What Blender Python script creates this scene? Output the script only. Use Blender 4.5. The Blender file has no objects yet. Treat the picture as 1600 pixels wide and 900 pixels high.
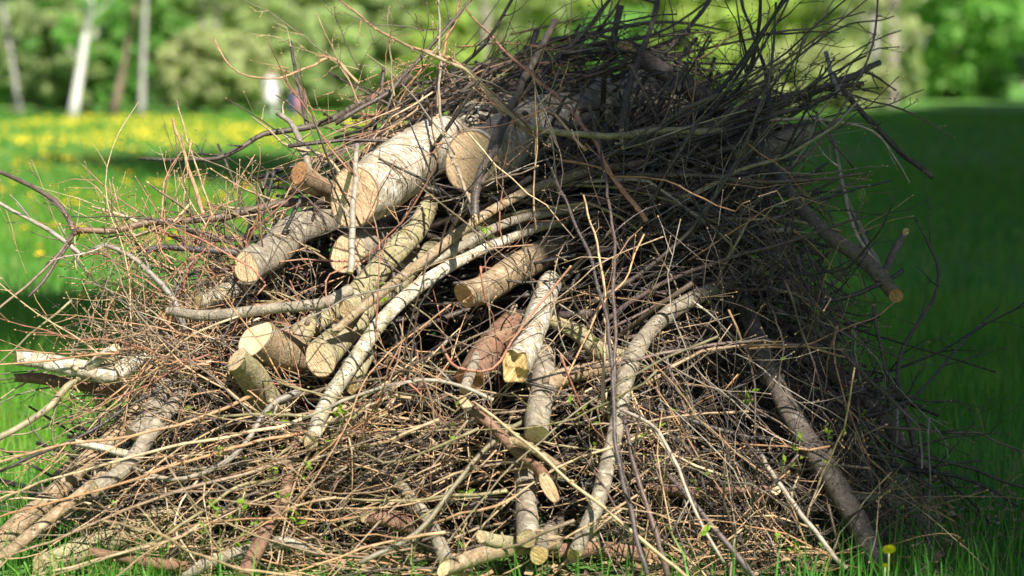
import bpy, math, random
import numpy as np
from mathutils import Vector, Matrix, noise
from math import radians as R, sin, cos, pi

# ------------------------------------------------------------------ camera, light
sc = bpy.context.scene
C = sc.collection
CAM_Z = 1.10
FPX = 85.0 / 36.0 * 1600.0
PITCH = math.atan((450 - 135) / FPX)
cam_d = bpy.data.cameras.new("camera"); cam = bpy.data.objects.new("camera", cam_d); C.objects.link(cam)
cam.location = (0, 0, CAM_Z); cam.rotation_euler = (R(90) - PITCH, 0, 0)
cam_d.lens = 85; cam_d.sensor_width = 36; cam_d.clip_start = 0.1; cam_d.clip_end = 3000
cam_d.dof.use_dof = True; cam_d.dof.focus_distance = 5.72; cam_d.dof.aperture_fstop = 2.8; cam_d.dof.aperture_blades = 9
sc.camera = cam
SUN = Vector((0.30, -0.62, 0.725)).normalized()
sun_el = math.asin(SUN.z); sun_az = math.atan2(SUN.x, SUN.y)
w = bpy.data.worlds.new("World"); sc.world = w; w.use_nodes = True
wn = w.node_tree; bg = wn.nodes["Background"]
sky = wn.nodes.new("ShaderNodeTexSky"); sky.sky_type = 'NISHITA'; sky.sun_disc = False
sky.sun_elevation = sun_el; sky.sun_rotation = sun_az
wn.links.new(sky.outputs[0], bg.inputs[0]); bg.inputs[1].default_value = 0.05
sl = bpy.data.lights.new("sun", 'SUN'); sl.energy = 5.0; sl.angle = R(0.5); sl.color = (1.0, 0.92, 0.79)
so = bpy.data.objects.new("sun", sl); C.objects.link(so); so.rotation_euler = SUN.to_track_quat('Z', 'Y').to_euler(); so.location = (6, -12, 14)
sc.view_settings.view_transform = 'Standard'; sc.view_settings.look = 'None'
sc.view_settings.exposure = 1.1; sc.view_settings.gamma = 1.0; sc.view_settings.use_curve_mapping = False

rnd = random.Random(11)
U, G = rnd.uniform, rnd.gauss
CP, SP = cos(PITCH), sin(PITCH)
FW = Vector((0, CP, -SP)); UPV = Vector((0, SP, CP)); CAMP = Vector((0, 0, CAM_Z))
def P(px, py, d):                       # where a thing seen there and d metres away stands
    return CAMP + FW * d + Vector((1, 0, 0)) * ((px - 800) / FPX * d) + UPV * ((450 - py) / FPX * d)
def proj(p):
    v = p - CAMP; d = v.dot(FW)
    return 800 + v.x / d * FPX, 450 - v.dot(UPV) / d * FPX, d
def surf(px, py):                       # distance of the front of the heap
    ys = [0, 100, 200, 300, 450, 600, 750, 900]; ds = [6.45, 6.25, 6.02, 5.82, 5.64, 5.50, 5.40, 5.30]
    return float(np.interp(py, ys, ds)) + 0.20 * ((px - 700) / 800.0) ** 2
def _unused_ground_z(x, y):
    z = 0.012 * sin(x * 1.3 + 1) * cos(y * 0.9)
    t = min(max((y - 105) / 90.0, 0), 1)
    s = min(max((x + 10) / 40, 0), 1)
    return z + t * t * (3 - 2 * t) * (1.5 + 2.5 * s)

# ------------------------------------------------------------------ materials
def new_mat(name):
    m = bpy.data.materials.new(name); m.use_nodes = True
    nt = m.node_tree; b = nt.nodes["Principled BSDF"]
    return m, nt, b
def N(nt, t, **kw):
    n = nt.nodes.new(t)
    for k, v in kw.items(): setattr(n, k, v)
    return n
def L(nt, a, b): nt.links.new(a, b)
def ramp(nt, fac, stops, interp='LINEAR'):
    r = N(nt, "ShaderNodeValToRGB"); r.color_ramp.interpolation = interp
    e = r.color_ramp.elements
    while len(e) < len(stops): e.new(0.5)
    for i, (p, c) in enumerate(stops):
        e[i].position = p; e[i].color = (c, c, c, 1) if isinstance(c, (int, float)) else (*c, 1)
    L(nt, fac, r.inputs[0]); return r.outputs[0]
def noise_n(nt, vec, scale, detail=4, rough=.55, dim='3D'):
    n = N(nt, "ShaderNodeTexNoise"); n.inputs["Scale"].default_value = scale; n.inputs["Detail"].default_value = detail
    n.inputs["Roughness"].default_value = rough
    if vec is not None: L(nt, vec, n.inputs["Vector"])
    return n.outputs["Fac"]
def mixc(nt, fac, a, b, mode='MIX'):
    m = N(nt, "ShaderNodeMix", data_type='RGBA', blend_type=mode)
    for sock, v in ((m.inputs[0], fac), (m.inputs[6], a), (m.inputs[7], b)):
        if isinstance(v, (int, float)): sock.default_value = v
        elif isinstance(v, tuple): sock.default_value = (*v, 1)
        else: L(nt, v, sock)
    return m.outputs[2]
def bump(nt, b, h, strength, dist):
    n = N(nt, "ShaderNodeBump"); n.inputs["Strength"].default_value = strength; n.inputs["Distance"].default_value = dist
    L(nt, h, n.inputs["Height"]); L(nt, n.outputs[0], b.inputs["Normal"])
def mapping(nt, vec, scale):
    m = N(nt, "ShaderNodeMapping"); m.inputs["Scale"].default_value = scale; L(nt, vec, m.inputs["Vector"]); return m.outputs[0]

def twig_material():
    m, nt, b = new_mat("twig_bark")
    a = N(nt, "ShaderNodeAttribute", attribute_name="tint"); g = N(nt, "ShaderNodeNewGeometry")
    n1 = noise_n(nt, g.outputs["Position"], 55, 3); n2 = noise_n(nt, g.outputs["Position"], 320, 2)
    v = ramp(nt, n1, [(.3, .62), (.7, 1.35)])
    c = mixc(nt, 1.0, a.outputs["Color"], v, 'MULTIPLY')
    sp = ramp(nt, n2, [(.60, 0.0), (.68, 1.0)])
    c = mixc(nt, sp, c, mixc(nt, .45, c, (.42, .38, .30)))
    L(nt, c, b.inputs["Base Color"]); b.inputs["Roughness"].default_value = .52; b.inputs["Specular IOR Level"].default_value = .42
    bump(nt, b, n2, .5, .0015); return m
def bark_material(name, base, alt, patch, patch_amt, streak, streak_amt, rough=.75, lent=60):
    m, nt, b = new_mat(name)
    a = N(nt, "ShaderNodeAttribute", attribute_name="lc"); v = a.outputs["Vector"]
    big = noise_n(nt, v, 14, 6, .65); mid = noise_n(nt, v, 85, 5, .7); fine = noise_n(nt, v, 380, 3)
    c = mixc(nt, ramp(nt, big, [(.38, 0.), (.62, 1.)]), base, alt)
    pm = ramp(nt, noise_n(nt, mapping(nt, v, (1, 1, 1.3)), 42, 7, .75), [(1 - patch_amt - .05, 0.), (1 - patch_amt + .05, 1.)])
    c = mixc(nt, pm, c, patch)
    st = noise_n(nt, mapping(nt, v, (.30, .30, 3.0)), lent, 4, .65)         # short bands running round the stem
    sm = ramp(nt, st, [(1 - streak_amt - .015, 0.), (1 - streak_amt + .02, 1.)])
    c = mixc(nt, sm, c, streak)
    c = mixc(nt, 1.0, c, ramp(nt, mid, [(.3, .55), (.7, 1.3)]), 'MULTIPLY')
    L(nt, c, b.inputs["Base Color"]); b.inputs["Roughness"].default_value = rough; b.inputs["Specular IOR Level"].default_value = .3
    add = N(nt, "ShaderNodeMath", operation='ADD'); L(nt, mid, add.inputs[0]); L(nt, sm, add.inputs[1])
    ad2 = N(nt, "ShaderNodeMath", operation='MULTIPLY_ADD'); L(nt, fine, ad2.inputs[0]); ad2.inputs[1].default_value = .4; L(nt, add.outputs[0], ad2.inputs[2])
    bump(nt, b, ad2.outputs[0], 1.0, .005); return m
def cut_material(name, light, dark, saw=1.0):
    m, nt, b = new_mat(name)
    a = N(nt, "ShaderNodeAttribute", attribute_name="lc"); v0 = a.outputs["Vector"]
    sep = N(nt, "ShaderNodeSeparateXYZ"); L(nt, v0, sep.inputs[0]); v = mapping(nt, v0, (1, 1, 0)); relr = sep.outputs[2]
    ln = N(nt, "ShaderNodeVectorMath", operation='LENGTH')
    wob = N(nt, "ShaderNodeVectorMath", operation='MULTIPLY_ADD')
    nz = N(nt, "ShaderNodeTexNoise"); nz.inputs["Scale"].default_value = 22; L(nt, v, nz.inputs["Vector"])
    L(nt, nz.outputs["Color"], wob.inputs[0]); wob.inputs[1].default_value = (.014, .014, 0); L(nt, v, wob.inputs[2])
    L(nt, wob.outputs[0], ln.inputs[0])
    rs = N(nt, "ShaderNodeMath", operation='MULTIPLY'); L(nt, ln.outputs["Value"], rs.inputs[0]); rs.inputs[1].default_value = 1500
    sn = N(nt, "ShaderNodeMath", operation='SINE'); L(nt, rs.outputs[0], sn.inputs[0])
    rings = ramp(nt, sn.outputs[0], [(.1, 0.), (.95, .5)])
    sawn = noise_n(nt, mapping(nt, v, (11, 1.0, 1)), 26, 3, .6)
    sm = ramp(nt, sawn, [(.40, 0.), (.60, .75 * saw)])
    big = noise_n(nt, v, 20, 5, .65)
    c = mixc(nt, ramp(nt, big, [(.38, 0.), (.62, 1.)]), light, dark)
    c = mixc(nt, ramp(nt, relr, [(.0, .35), (.28, .2), (.40, 0.)]), c, tuple(x * .60 for x in dark))     # heartwood
    c = mixc(nt, rings, c, tuple(x * .55 for x in dark)); c = mixc(nt, sm, c, tuple(x * .55 for x in dark))
    nrm = N(nt, "ShaderNodeVectorMath", operation='NORMALIZE'); L(nt, v, nrm.inputs[0])
    ck = noise_n(nt, nrm.outputs[0], 2.6, 1, .3)
    ckm = ramp(nt, ck, [(.494, 0.), (.500, .85), (.506, 0.)])
    inner = ramp(nt, relr, [(.05, 1.), (.7, .5), (.95, 0.)])
    mm = N(nt, "ShaderNodeMath", operation='MULTIPLY'); L(nt, ckm, mm.inputs[0]); L(nt, inner, mm.inputs[1])
    c = mixc(nt, mm.outputs[0], c, (.10, .055, .03))                                                       # drying cracks
    dirt = ramp(nt, noise_n(nt, v, 60, 4, .7), [(.60, 0.), (.72, .6)]); c = mixc(nt, dirt, c, tuple(x * .42 for x in dark))
    c = mixc(nt, ramp(nt, relr, [(.93, 0.), (.965, .9)]), c, (.17, .115, .07))                             # bark rim
    fn = noise_n(nt, v, 150, 3)
    c = mixc(nt, 1.0, c, ramp(nt, fn, [(.3, .8), (.7, 1.15)]), 'MULTIPLY')
    L(nt, c, b.inputs["Base Color"]); b.inputs["Roughness"].default_value = .85; b.inputs["Specular IOR Level"].default_value = .15
    ad = N(nt, "ShaderNodeMath", operation='ADD'); L(nt, sawn, ad.inputs[0]); L(nt, fn, ad.inputs[1])
    bump(nt, b, ad.outputs[0], .8, .003); return m
def leaf_material(name, col, col2, trans=.5, scale=.4):
    m, nt, b = new_mat(name)
    oi = N(nt, "ShaderNodeObjectInfo"); g = N(nt, "ShaderNodeNewGeometry")
    a = N(nt, "ShaderNodeAttribute", attribute_name="tint")
    n1 = noise_n(nt, g.outputs["Position"], scale, 4)
    c = mixc(nt, ramp(nt, n1, [(.35, 0.), (.65, 1.)]), col, col2)
    c = mixc(nt, 1.0, c, a.outputs["Color"], 'MULTIPLY')
    L(nt, c, b.inputs["Base Color"]); b.inputs["Roughness"].default_value = .55; b.inputs["Specular IOR Level"].default_value = .3
    tr = N(nt, "ShaderNodeBsdfTranslucent"); L(nt, mixc(nt, 1.0, c, (1.25, 1.35, .7), 'MULTIPLY'), tr.inputs[0])
    mx = N(nt, "ShaderNodeMixShader"); mx.inputs[0].default_value = trans
    L(nt, b.outputs[0], mx.inputs[1]); L(nt, tr.outputs[0], mx.inputs[2]); L(nt, mx.outputs[0], nt.nodes["Material Output"].inputs[0])
    return m
def plain(name, col, rough=.7, var=.2, scale=20):
    m, nt, b = new_mat(name); g = N(nt, "ShaderNodeNewGeometry")
    n1 = noise_n(nt, g.outputs["Position"], scale, 3)
    L(nt, mixc(nt, 1.0, col, ramp(nt, n1, [(.3, 1 - var), (.7, 1 + var)]), 'MULTIPLY'), b.inputs["Base Color"])
    b.inputs["Roughness"].default_value = rough; return m

M_TW = twig_material()
BK = {
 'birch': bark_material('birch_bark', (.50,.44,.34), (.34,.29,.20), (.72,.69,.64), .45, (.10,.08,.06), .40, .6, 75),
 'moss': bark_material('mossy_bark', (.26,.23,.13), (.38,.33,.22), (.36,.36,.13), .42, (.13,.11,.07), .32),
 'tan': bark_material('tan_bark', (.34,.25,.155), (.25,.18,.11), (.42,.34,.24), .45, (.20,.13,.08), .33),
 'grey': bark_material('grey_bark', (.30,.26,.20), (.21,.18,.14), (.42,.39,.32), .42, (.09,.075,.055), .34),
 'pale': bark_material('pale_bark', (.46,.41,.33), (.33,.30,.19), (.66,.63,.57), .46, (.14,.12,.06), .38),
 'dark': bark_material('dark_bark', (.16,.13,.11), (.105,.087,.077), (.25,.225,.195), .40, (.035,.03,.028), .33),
 'red': bark_material('reddish_bark', (.26,.15,.10), (.18,.10,.07), (.33,.22,.16), .4, (.08,.05,.04), .33),
}
M_CUT = cut_material('sawn_wood', (.92,.70,.46), (.86,.60,.37))
M_CUTP = cut_material('pale_sawn_wood', (.80,.64,.42), (.66,.48,.28), .5)
M_CUTR = cut_material('orange_sawn_wood', (.74,.42,.22), (.62,.31,.15))
M_SPL = cut_material('splintered_wood', (.74,.58,.30), (.58,.40,.17), 1.6)
M_BUD = plain('bud_scales', (.40,.27,.12), .5, .35, 150)
M_LEAF = leaf_material('young_leaf', (.16,.34,.03), (.28,.40,.05), .45, 30)

# ------------------------------------------------------------------ mesh helpers
def props(o, label=None, cat=None, group=None, kind=None):
    if label: o['label'] = label
    if cat: o['category'] = cat
    if group: o['group'] = group
    if kind: o['kind'] = kind
    return o
def link_mesh(name, verts, faces, mats, parent=None, origin=(0, 0, 0), tint=None, lc=None, midx=None, smooth=True):
    me = bpy.data.meshes.new(name)
    V = np.asarray(verts, dtype=np.float32).reshape(-1, 3)
    if parent is None: V = V - np.asarray(origin, dtype=np.float32)
    else: V = V - np.asarray(parent['_o'] if '_o' in parent else (0, 0, 0), dtype=np.float32)
    if isinstance(faces, np.ndarray):
        k = faces.shape[1]; nf = faces.shape[0]
        me.vertices.add(len(V)); me.vertices.foreach_set('co', V.ravel())
        me.loops.add(nf * k); me.loops.foreach_set('vertex_index', faces.astype(np.int32).ravel())
        me.polygons.add(nf); me.polygons.foreach_set('loop_start', np.arange(0, nf * k, k, dtype=np.int32))
        me.polygons.foreach_set('loop_total', np.full(nf, k, dtype=np.int32)); me.update(calc_edges=True)
    else: me.from_pydata(V.tolist(), [], faces)
    if tint is not None:
        at = me.color_attributes.new('tint', 'FLOAT_COLOR', 'POINT')
        t = np.ones((len(V), 4), dtype=np.float32); t[:, :3] = np.asarray(tint, dtype=np.float32).reshape(-1, 3); at.data.foreach_set('color', t.ravel())
    if lc is not None:
        at = me.attributes.new('lc', 'FLOAT_VECTOR', 'POINT'); at.data.foreach_set('vector', np.asarray(lc, dtype=np.float32).ravel())
    for m in (mats if isinstance(mats, (list, tuple)) else [mats]): me.materials.append(m)
    if midx is not None: me.polygons.foreach_set('material_index', np.asarray(midx, dtype=np.int32))
    if smooth: me.polygons.foreach_set('use_smooth', np.ones(len(me.polygons), dtype=bool))
    o = bpy.data.objects.new(name, me); C.objects.link(o)
    if parent is not None: o.parent = parent
    else: o.location = origin
    return o
def root_mesh(name, verts, faces, mats, origin, **kw):
    o = link_mesh(name, verts, faces, mats, None, origin, **kw); o['_o'] = list(origin); return o
def spline(pts, n):
    """Catmull-Rom through pts (lists of floats), n samples."""
    A = np.array(pts, dtype=float)
    if len(A) == 2: t = np.linspace(0, 1, n)[:, None]; return A[0] * (1 - t) + A[1] * t
    B = np.vstack([2 * A[0] - A[1], A, 2 * A[-1] - A[-2]]); out = []
    T = np.linspace(0, len(A) - 1, n)
    for t in T:
        i = min(int(t), len(A) - 2); f = t - i; p0, p1, p2, p3 = B[i], B[i + 1], B[i + 2], B[i + 3]
        out.append(.5 * ((2 * p1) + (p2 - p0) * f + (2 * p0 - 5 * p1 + 4 * p2 - p3) * f * f + (3 * p1 - p0 - 3 * p2 + p3) * f ** 3))
    return np.array(out)
CS = {k: np.array([(cos(2 * pi * i / k), sin(2 * pi * i / k)) for i in range(k)]) for k in (3, 4, 5, 6, 8, 12, 20, 28)}
def frames(pts):
    T = np.gradient(pts, axis=0); T /= np.linalg.norm(T, axis=1)[:, None] + 1e-12
    a = np.array([0, 0, 1.0]) if abs(T[0][2]) < .9 else np.array([1.0, 0, 0])
    n = np.cross(T[0], a); n /= np.linalg.norm(n); Ns = []
    for t in T:
        n = n - t * n.dot(t); n /= np.linalg.norm(n) + 1e-12; Ns.append(n.copy())
    Ns = np.array(Ns); return T, Ns, np.cross(T, Ns)
class Mesh:
    def __init__(s): s.v = []; s.f = []; s.t = []; s.n = 0
    def add(s, V, F, col):
        s.f.append(np.asarray(F) + s.n); s.v.append(V); s.n += len(V)
        c = np.asarray(col, dtype=float); s.t.append(np.tile(c, (len(V), 1)) if c.ndim == 1 else c)
    def tube(s, pts, rad, k, col):
        pts = np.asarray(pts, float); m = len(pts); rad = np.broadcast_to(np.asarray(rad, float), (m,))
        T, A, B = frames(pts); cs = CS[k]
        V = (pts[:, None, :] + rad[:, None, None] * (cs[None, :, 0, None] * A[:, None, :] + cs[None, :, 1, None] * B[:, None, :])).reshape(-1, 3)
        i = np.arange(m - 1)[:, None] * k; j = np.arange(k)[None, :]; j2 = (j + 1) % k
        F = np.stack([i + j, i + j2, i + k + j2, i + k + j], -1).reshape(-1, 4)
        caps = np.array([[0, 0, 0, 0]])[:0]
        if k in (4,): caps = np.array([[3, 2, 1, 0], [(m - 1) * k + q for q in range(4)]])
        elif k > 4:
            V = np.vstack([V, pts[0], pts[-1]]); a0, a1 = m * k, m * k + 1; b0 = (m - 1) * k
            caps = np.array([[a0, (q + 1) % k, q, a0] for q in range(k)] + [[a1, b0 + q, b0 + (q + 1) % k, a1] for q in range(k)])
        elif k == 3: V = V
        if len(caps): 
            if k == 4: F = np.vstack([F, caps])
            else:
                F = np.vstack([F, caps])
        s.add(V, F, col)
    def blob(s, c, r, ax, col, stretch=1.5):
        """a small bud: six-sided spindle"""
        a = Vector(ax).normalized(); q = a.orthogonal().normalized(); e = a.cross(q)
        V = [Vector(c) - a * r * .6]; 
        for hh, rr in ((0, 1), (r * stretch, .75)):
            for i in range(4): V.append(Vector(c) + a * hh + (q * cos(i * pi / 2 + .3) + e * sin(i * pi / 2 + .3)) * r * rr)
        V.append(Vector(c) + a * r * stretch * 1.9)
        F = [[0, 1 + (i + 1) % 4, 1 + i, 0] for i in range(4)] + [[1 + i, 1 + (i + 1) % 4, 5 + (i + 1) % 4, 5 + i] for i in range(4)] + [[9, 5 + i, 5 + (i + 1) % 4, 9] for i in range(4)]
        s.add(np.array([tuple(x) for x in V]), np.array(F), col)
    def arrays(s): return np.vstack(s.v), np.vstack(s.f), np.vstack(s.t)
    def build(s, name, mat, parent=None, origin=(0, 0, 0)):
        V, F, T = s.arrays()
        faces = []
        for f in F.tolist():                      # triangles were stored as quads with a repeated corner
            if f[0] == f[3]: faces.append(f[:3])
            else: faces.append(f)
        o = link_mesh(name, V, faces, mat, parent, origin, tint=T)
        if parent is None: o['_o'] = list(origin)
        return o

# ------------------------------------------------------------------ colours of bark
COL = {
 'dark': [(.040,.034,.032), (.052,.042,.037), (.035,.033,.036), (.065,.050,.040)],  # dark bark, lowered further to deepen the shaded side by colour
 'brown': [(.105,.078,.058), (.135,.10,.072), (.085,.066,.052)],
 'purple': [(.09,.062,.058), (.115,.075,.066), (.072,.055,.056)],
 'tan': [(.40,.275,.165), (.46,.325,.195), (.31,.215,.135), (.50,.38,.24), (.22,.16,.11)],
 'orange': [(.40,.225,.12), (.34,.185,.095), (.44,.265,.15)],
 'red': [(.32,.13,.085), (.27,.11,.075), (.38,.18,.12)],
 'olive': [(.20,.17,.085), (.25,.22,.12), (.16,.14,.08)],
 'grey': [(.26,.23,.19), (.33,.29,.24), (.21,.19,.17)],
 'pale': [(.50,.43,.33), (.46,.38,.28)],
}
def pick(c): 
    b = rnd.choice(COL[c]); k = U(.82, 1.2); return np.array(b) * k

# ------------------------------------------------------------------ a sawn log or thick branch
LOGMASK = []            # (px, py, r_px, depth) samples along everything that must stay in view
HEROES = []
def to_world(pp):
    """(px, py, depth offset) -> world + depth"""
    out = []
    for q in pp:
        d = surf(q[0], q[1]) + q[2]; w_ = P(q[0], q[1], d)
        out.append((w_.x, w_.y, w_.z, d))
    return out
def add_stub(o, pts3, rad, A, B, T, at, ang, lnf):
    i = int(len(pts3) * at); d = np.array(A[i]) * cos(ang) + np.array(B[i]) * sin(ang); d = d + np.array(T[i]) * .5; d /= np.linalg.norm(d)
    p = pts3[i] + d * rad[i] * .7; m = Mesh(); r = rad[i] * U(.22, .34); m.tube(np.array([p, p + d * rad[i] * (.35 + lnf * .4), p + d * rad[i] * (.4 + lnf)]), np.array([r * 1.35, r, r * .85]), 8, (.24, .19, .13)); q = p + d * rad[i] * (.4 + lnf)
    m.tube(np.array([q - d * r * .1, q + d * r * .08]), np.array([r * .8, r * .8]), 8, (.55, .38, .22)); m.build('stub', M_TW, o)
def log(name, label, cat, pts, rads, bark, cut0=None, cut1=None, n0=None, n1=None, sides=28, rough=.05, ribs=True, split0=0, parent=None, group=None, mask=True, kmat=None, bend=0.0, origin=None):
    """pts: (px, py, depth offset); rads: px; cut0/cut1: material of the sawn face or None; n0: direction the first face looks (world)"""
    W = to_world(pts); rr = [r * w_[3] / FPX for r, w_ in zip(rads if isinstance(rads, (list, tuple)) else [rads] * len(W), W)]
    arr = [(a[0], a[1], a[2], r) for a, r in zip(W, rr)]
    length = sum((Vector(arr[i + 1][:3]) - Vector(arr[i][:3])).length for i in range(len(arr) - 1))
    n = max(6, min(60, int(length / .014)))
    S = spline(arr, n); pts3 = S[:, :3].copy(); rad = S[:, 3]
    seed = Vector((U(0, 50), U(0, 50), U(0, 50)))
    if len(pts) >= 2:
        for i in range(n):
            q = noise.noise_vector(Vector(pts3[i]) * 6 + seed) * (rad.mean() * .42)
            e = min(1, i / 5, (n - 1 - i) / 5); pts3[i] += np.array(q) * e
    pts3[:, 2] = np.maximum(pts3[:, 2], rad * .7)
    T, A, B = frames(pts3)
    s = np.concatenate([[0], np.cumsum(np.linalg.norm(np.diff(pts3, axis=0), axis=1))])
    V = np.zeros((n, sides, 3)); LCc = np.zeros((n, sides, 3)); ph = U(0, 9)
    for i in range(n):
        for j in range(sides):
            a = 2 * pi * j / sides; ca, sa = cos(a), sin(a)
            q = Vector((ca * rad[i], sa * rad[i], s[i])) + seed
            k = 1 + rough * (noise.noise(q * 14) * 1.0 + noise.noise(q * 45) * .45)
            k += .055 * sin(2 * a + ph) + .03 * sin(3 * a + ph * 2 + s[i] * 4) + .05 * rough * 10 * noise.noise(Vector((seed.x, s[i] * 9, seed.y)))
            k += max(0, noise.noise(Vector((ca * .8, sa * .8, s[i] * 8)) + seed) - .45) * rough * 6      # swellings and knots
            V[i, j] = pts3[i] + (A[i] * ca + B[i] * sa) * rad[i] * k
            LCc[i, j] = (ca * rad[i], sa * rad[i], s[i])
    LCc += np.array(seed) * .3
    for end, nn in ((0, n0), (n - 1, n1)):        # cut the end along the plane that looks along nn
        if nn is None: continue
        nv = np.array(Vector(nn).normalized()); t = T[end]
        dd = t.dot(nv)
        if abs(dd) < .15: continue
        off = -((V[end] - pts3[end]) @ nv) / dd
        off = np.clip(off, -rad[end] * 2.6, rad[end] * 2.6)
        V[end] += off[:, None] * t[None, :]
        m_ = 1 if end == 0 else -1
        for q in range(1, 7):                     # neighbours slide along so that rings never cross
            k = end + m_ * q
            if 0 < k < n - 1: V[k] += off[:, None] * t[None, :] * max(0, 1 - q / 7.0)
    if split0:
        for j in range(sides): V[0, j] -= T[0] * (split0 * rad[0] * (noise.noise(Vector((CS[sides][j][0] * 1.3, CS[sides][j][1] * 1.3, 1)) + seed) * 1.7 + noise.noise(Vector((j * .55, 3, 1)) + seed) * .35))
    if origin is None: origin = tuple(pts3[0])
    i = np.arange(n - 1)[:, None] * sides; j = np.arange(sides)[None, :]; j2 = (j + 1) % sides
    F = np.stack([i + j, i + j2, i + sides + j2, i + sides + j], -1).reshape(-1, 4)
    if parent is None:
        o = root_mesh(name, V.reshape(-1, 3), F, BK[bark], origin, lc=LCc.reshape(-1, 3)); props(o, label, cat, group)
    else:
        o = link_mesh(name, V.reshape(-1, 3), F, BK[bark], parent, lc=LCc.reshape(-1, 3))
    for end, cm in ((0, cut0), (n - 1, cut1)):
        ring = V[end]; cen = ring.mean(axis=0); out = -T[end] if end == 0 else T[end]
        cm_ = cm or M_CUT
        vs = [cen + out * rad[end] * .01]; lcs = [(0, 0, 0)]; K = (.25, .5, .75, .92, .965, 1.0)
        for kk in K:
            for q in range(sides):
                a = 2 * pi * q / sides; rr_ = rad[end] * kk
                nz = 0 if kk > .95 else noise.noise(Vector(tuple(cen + (ring[q] - cen) * kk)) * 40) * rad[end] * (.05 if not split0 else .5)
                vs.append(cen + (ring[q] - cen) * kk + out * (nz + (rad[end] * .012 if kk < 1 else 0)))
                lcs.append((cos(a + ph) * rr_ + seed.x * 0, sin(a + ph) * rr_, kk))
        fs = [[0, 1 + q, 1 + (q + 1) % sides] for q in range(sides)]
        for b_ in range(len(K) - 1):
            for q in range(sides):
                x = 1 + b_ * sides; fs.append([x + q, x + sides + q, x + sides + (q + 1) % sides, x + (q + 1) % sides])
        if end == 0: fs = [f[::-1] for f in fs]
        if parent is None:
            link_mesh('cut_face' if not split0 or end else 'broken_end', vs, fs, cm_, o, lc=lcs)
        else:  # a stub's face stays one level under its log
            link_mesh('cut_face', vs, fs, cm_, parent, lc=lcs)
    if parent is None and label and n > 12:
        for q in range(rnd.randint(1, 3) if rad.mean() < .05 else 1): add_stub(o, pts3, rad, A, B, T, U(.25, .85), U(0, 6.28), U(.1, .9) if rad.mean() < .05 else .05)
    if mask:
        for q in range(0, n, 2):
            x, y, d = proj(Vector(pts3[q])); LOGMASK.append((x, y, rad[q] * FPX / d, d))
    HEROES.append((name, label, pts, o))
    return o

LM = None
def hidden_share(pts3, thresh=0.0):
    """share of a twig's length that would cross in front of a log"""
    cnt = 0
    for p in pts3:
        x, y, d = proj(Vector(p))
        m = (np.abs(LM[:, 0] - x) < LM[:, 2] * .95) & (np.abs(LM[:, 1] - y) < LM[:, 2] * .95) & (LM[:, 3] > d - .01)
        if m.any(): cnt += 1
    return cnt / len(pts3)

# ------------------------------------------------------------------ shoots
def path(p0, d0, length, n, wob=.25, droop=0.0, curl=None):
    wob = wob * 1.5; ph0 = U(0, 6.28)
    pts = [Vector(p0)]; d = Vector(d0).normalized(); st = length / (n - 1)
    curl = curl if curl is not None else Vector((G(0, 1), G(0, 1), G(0, 1))) * .14
    for i in range(n - 1):
        if U(0, 1) < .13: d = (d + Vector((G(0, 1), G(0, 1), G(0, 1))) * .22).normalized()      # a kink where a bud took over
        d = (d + Vector((G(0, 1), G(0, 1), G(0, 1))) * wob * (st / .12) ** .5 * .35 + curl * st * 5 + Vector((0, 0, -droop * st))).normalized()
        if i % 2: zz = d.orthogonal().normalized() * .07; zz.rotate(Matrix.Rotation(ph0 + i * .4, 3, d)); d = (d + zz * (1 if i % 4 == 1 else -1)).normalized()
        q = pts[-1] + d * st
        if q.z < .012: q.z = .012; d.z = abs(d.z) * .3
        pts.append(q)
    return np.array([tuple(p) for p in pts])
def side_dirs(pts, i, ang):
    t = Vector(pts[min(i + 1, len(pts) - 1)] - pts[max(i - 1, 0)]).normalized()
    a = t.orthogonal().normalized(); a.rotate(Matrix.Rotation(U(0, 2 * pi), 3, t))
    return (t * cos(ang) + a * sin(ang)).normalized(), t
def budded(mb_bud, pts, r, every=2, col=None, p=1.0):
    for i in range(1, len(pts), every):
        if U(0, 1) > p: continue
        dd, t = side_dirs(pts, i, R(38)); q = Vector(pts[i]) + dd * r
        mb_bud.blob(tuple(q), max(.0016, r * 1.15), dd, (1, 1, 1) if col is None else col, 1.2)
    t = Vector(pts[-1] - pts[-2]).normalized(); mb_bud.blob(tuple(pts[-1]), max(.0019, r * 1.3), t, (1, 1, 1) if col is None else col, 1.4)
BUDC = np.array((.40, .27, .13))
def tipped(col, colname, n, k):
    tip = np.array(col) * .62 + .38 * pick('dark' if colname in ('dark', 'purple') else rnd.choice(['orange', 'tan', 'brown', 'grey', 'olive']))
    t = np.linspace(0, 1, n)[:, None] ** 1.5; c = np.array(col)[None] * (1 - t) + tip[None] * t
    c = np.repeat(c, k, axis=0)
    return np.vstack([c, c[:1], c[-1:]]) if k > 4 else c
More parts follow.
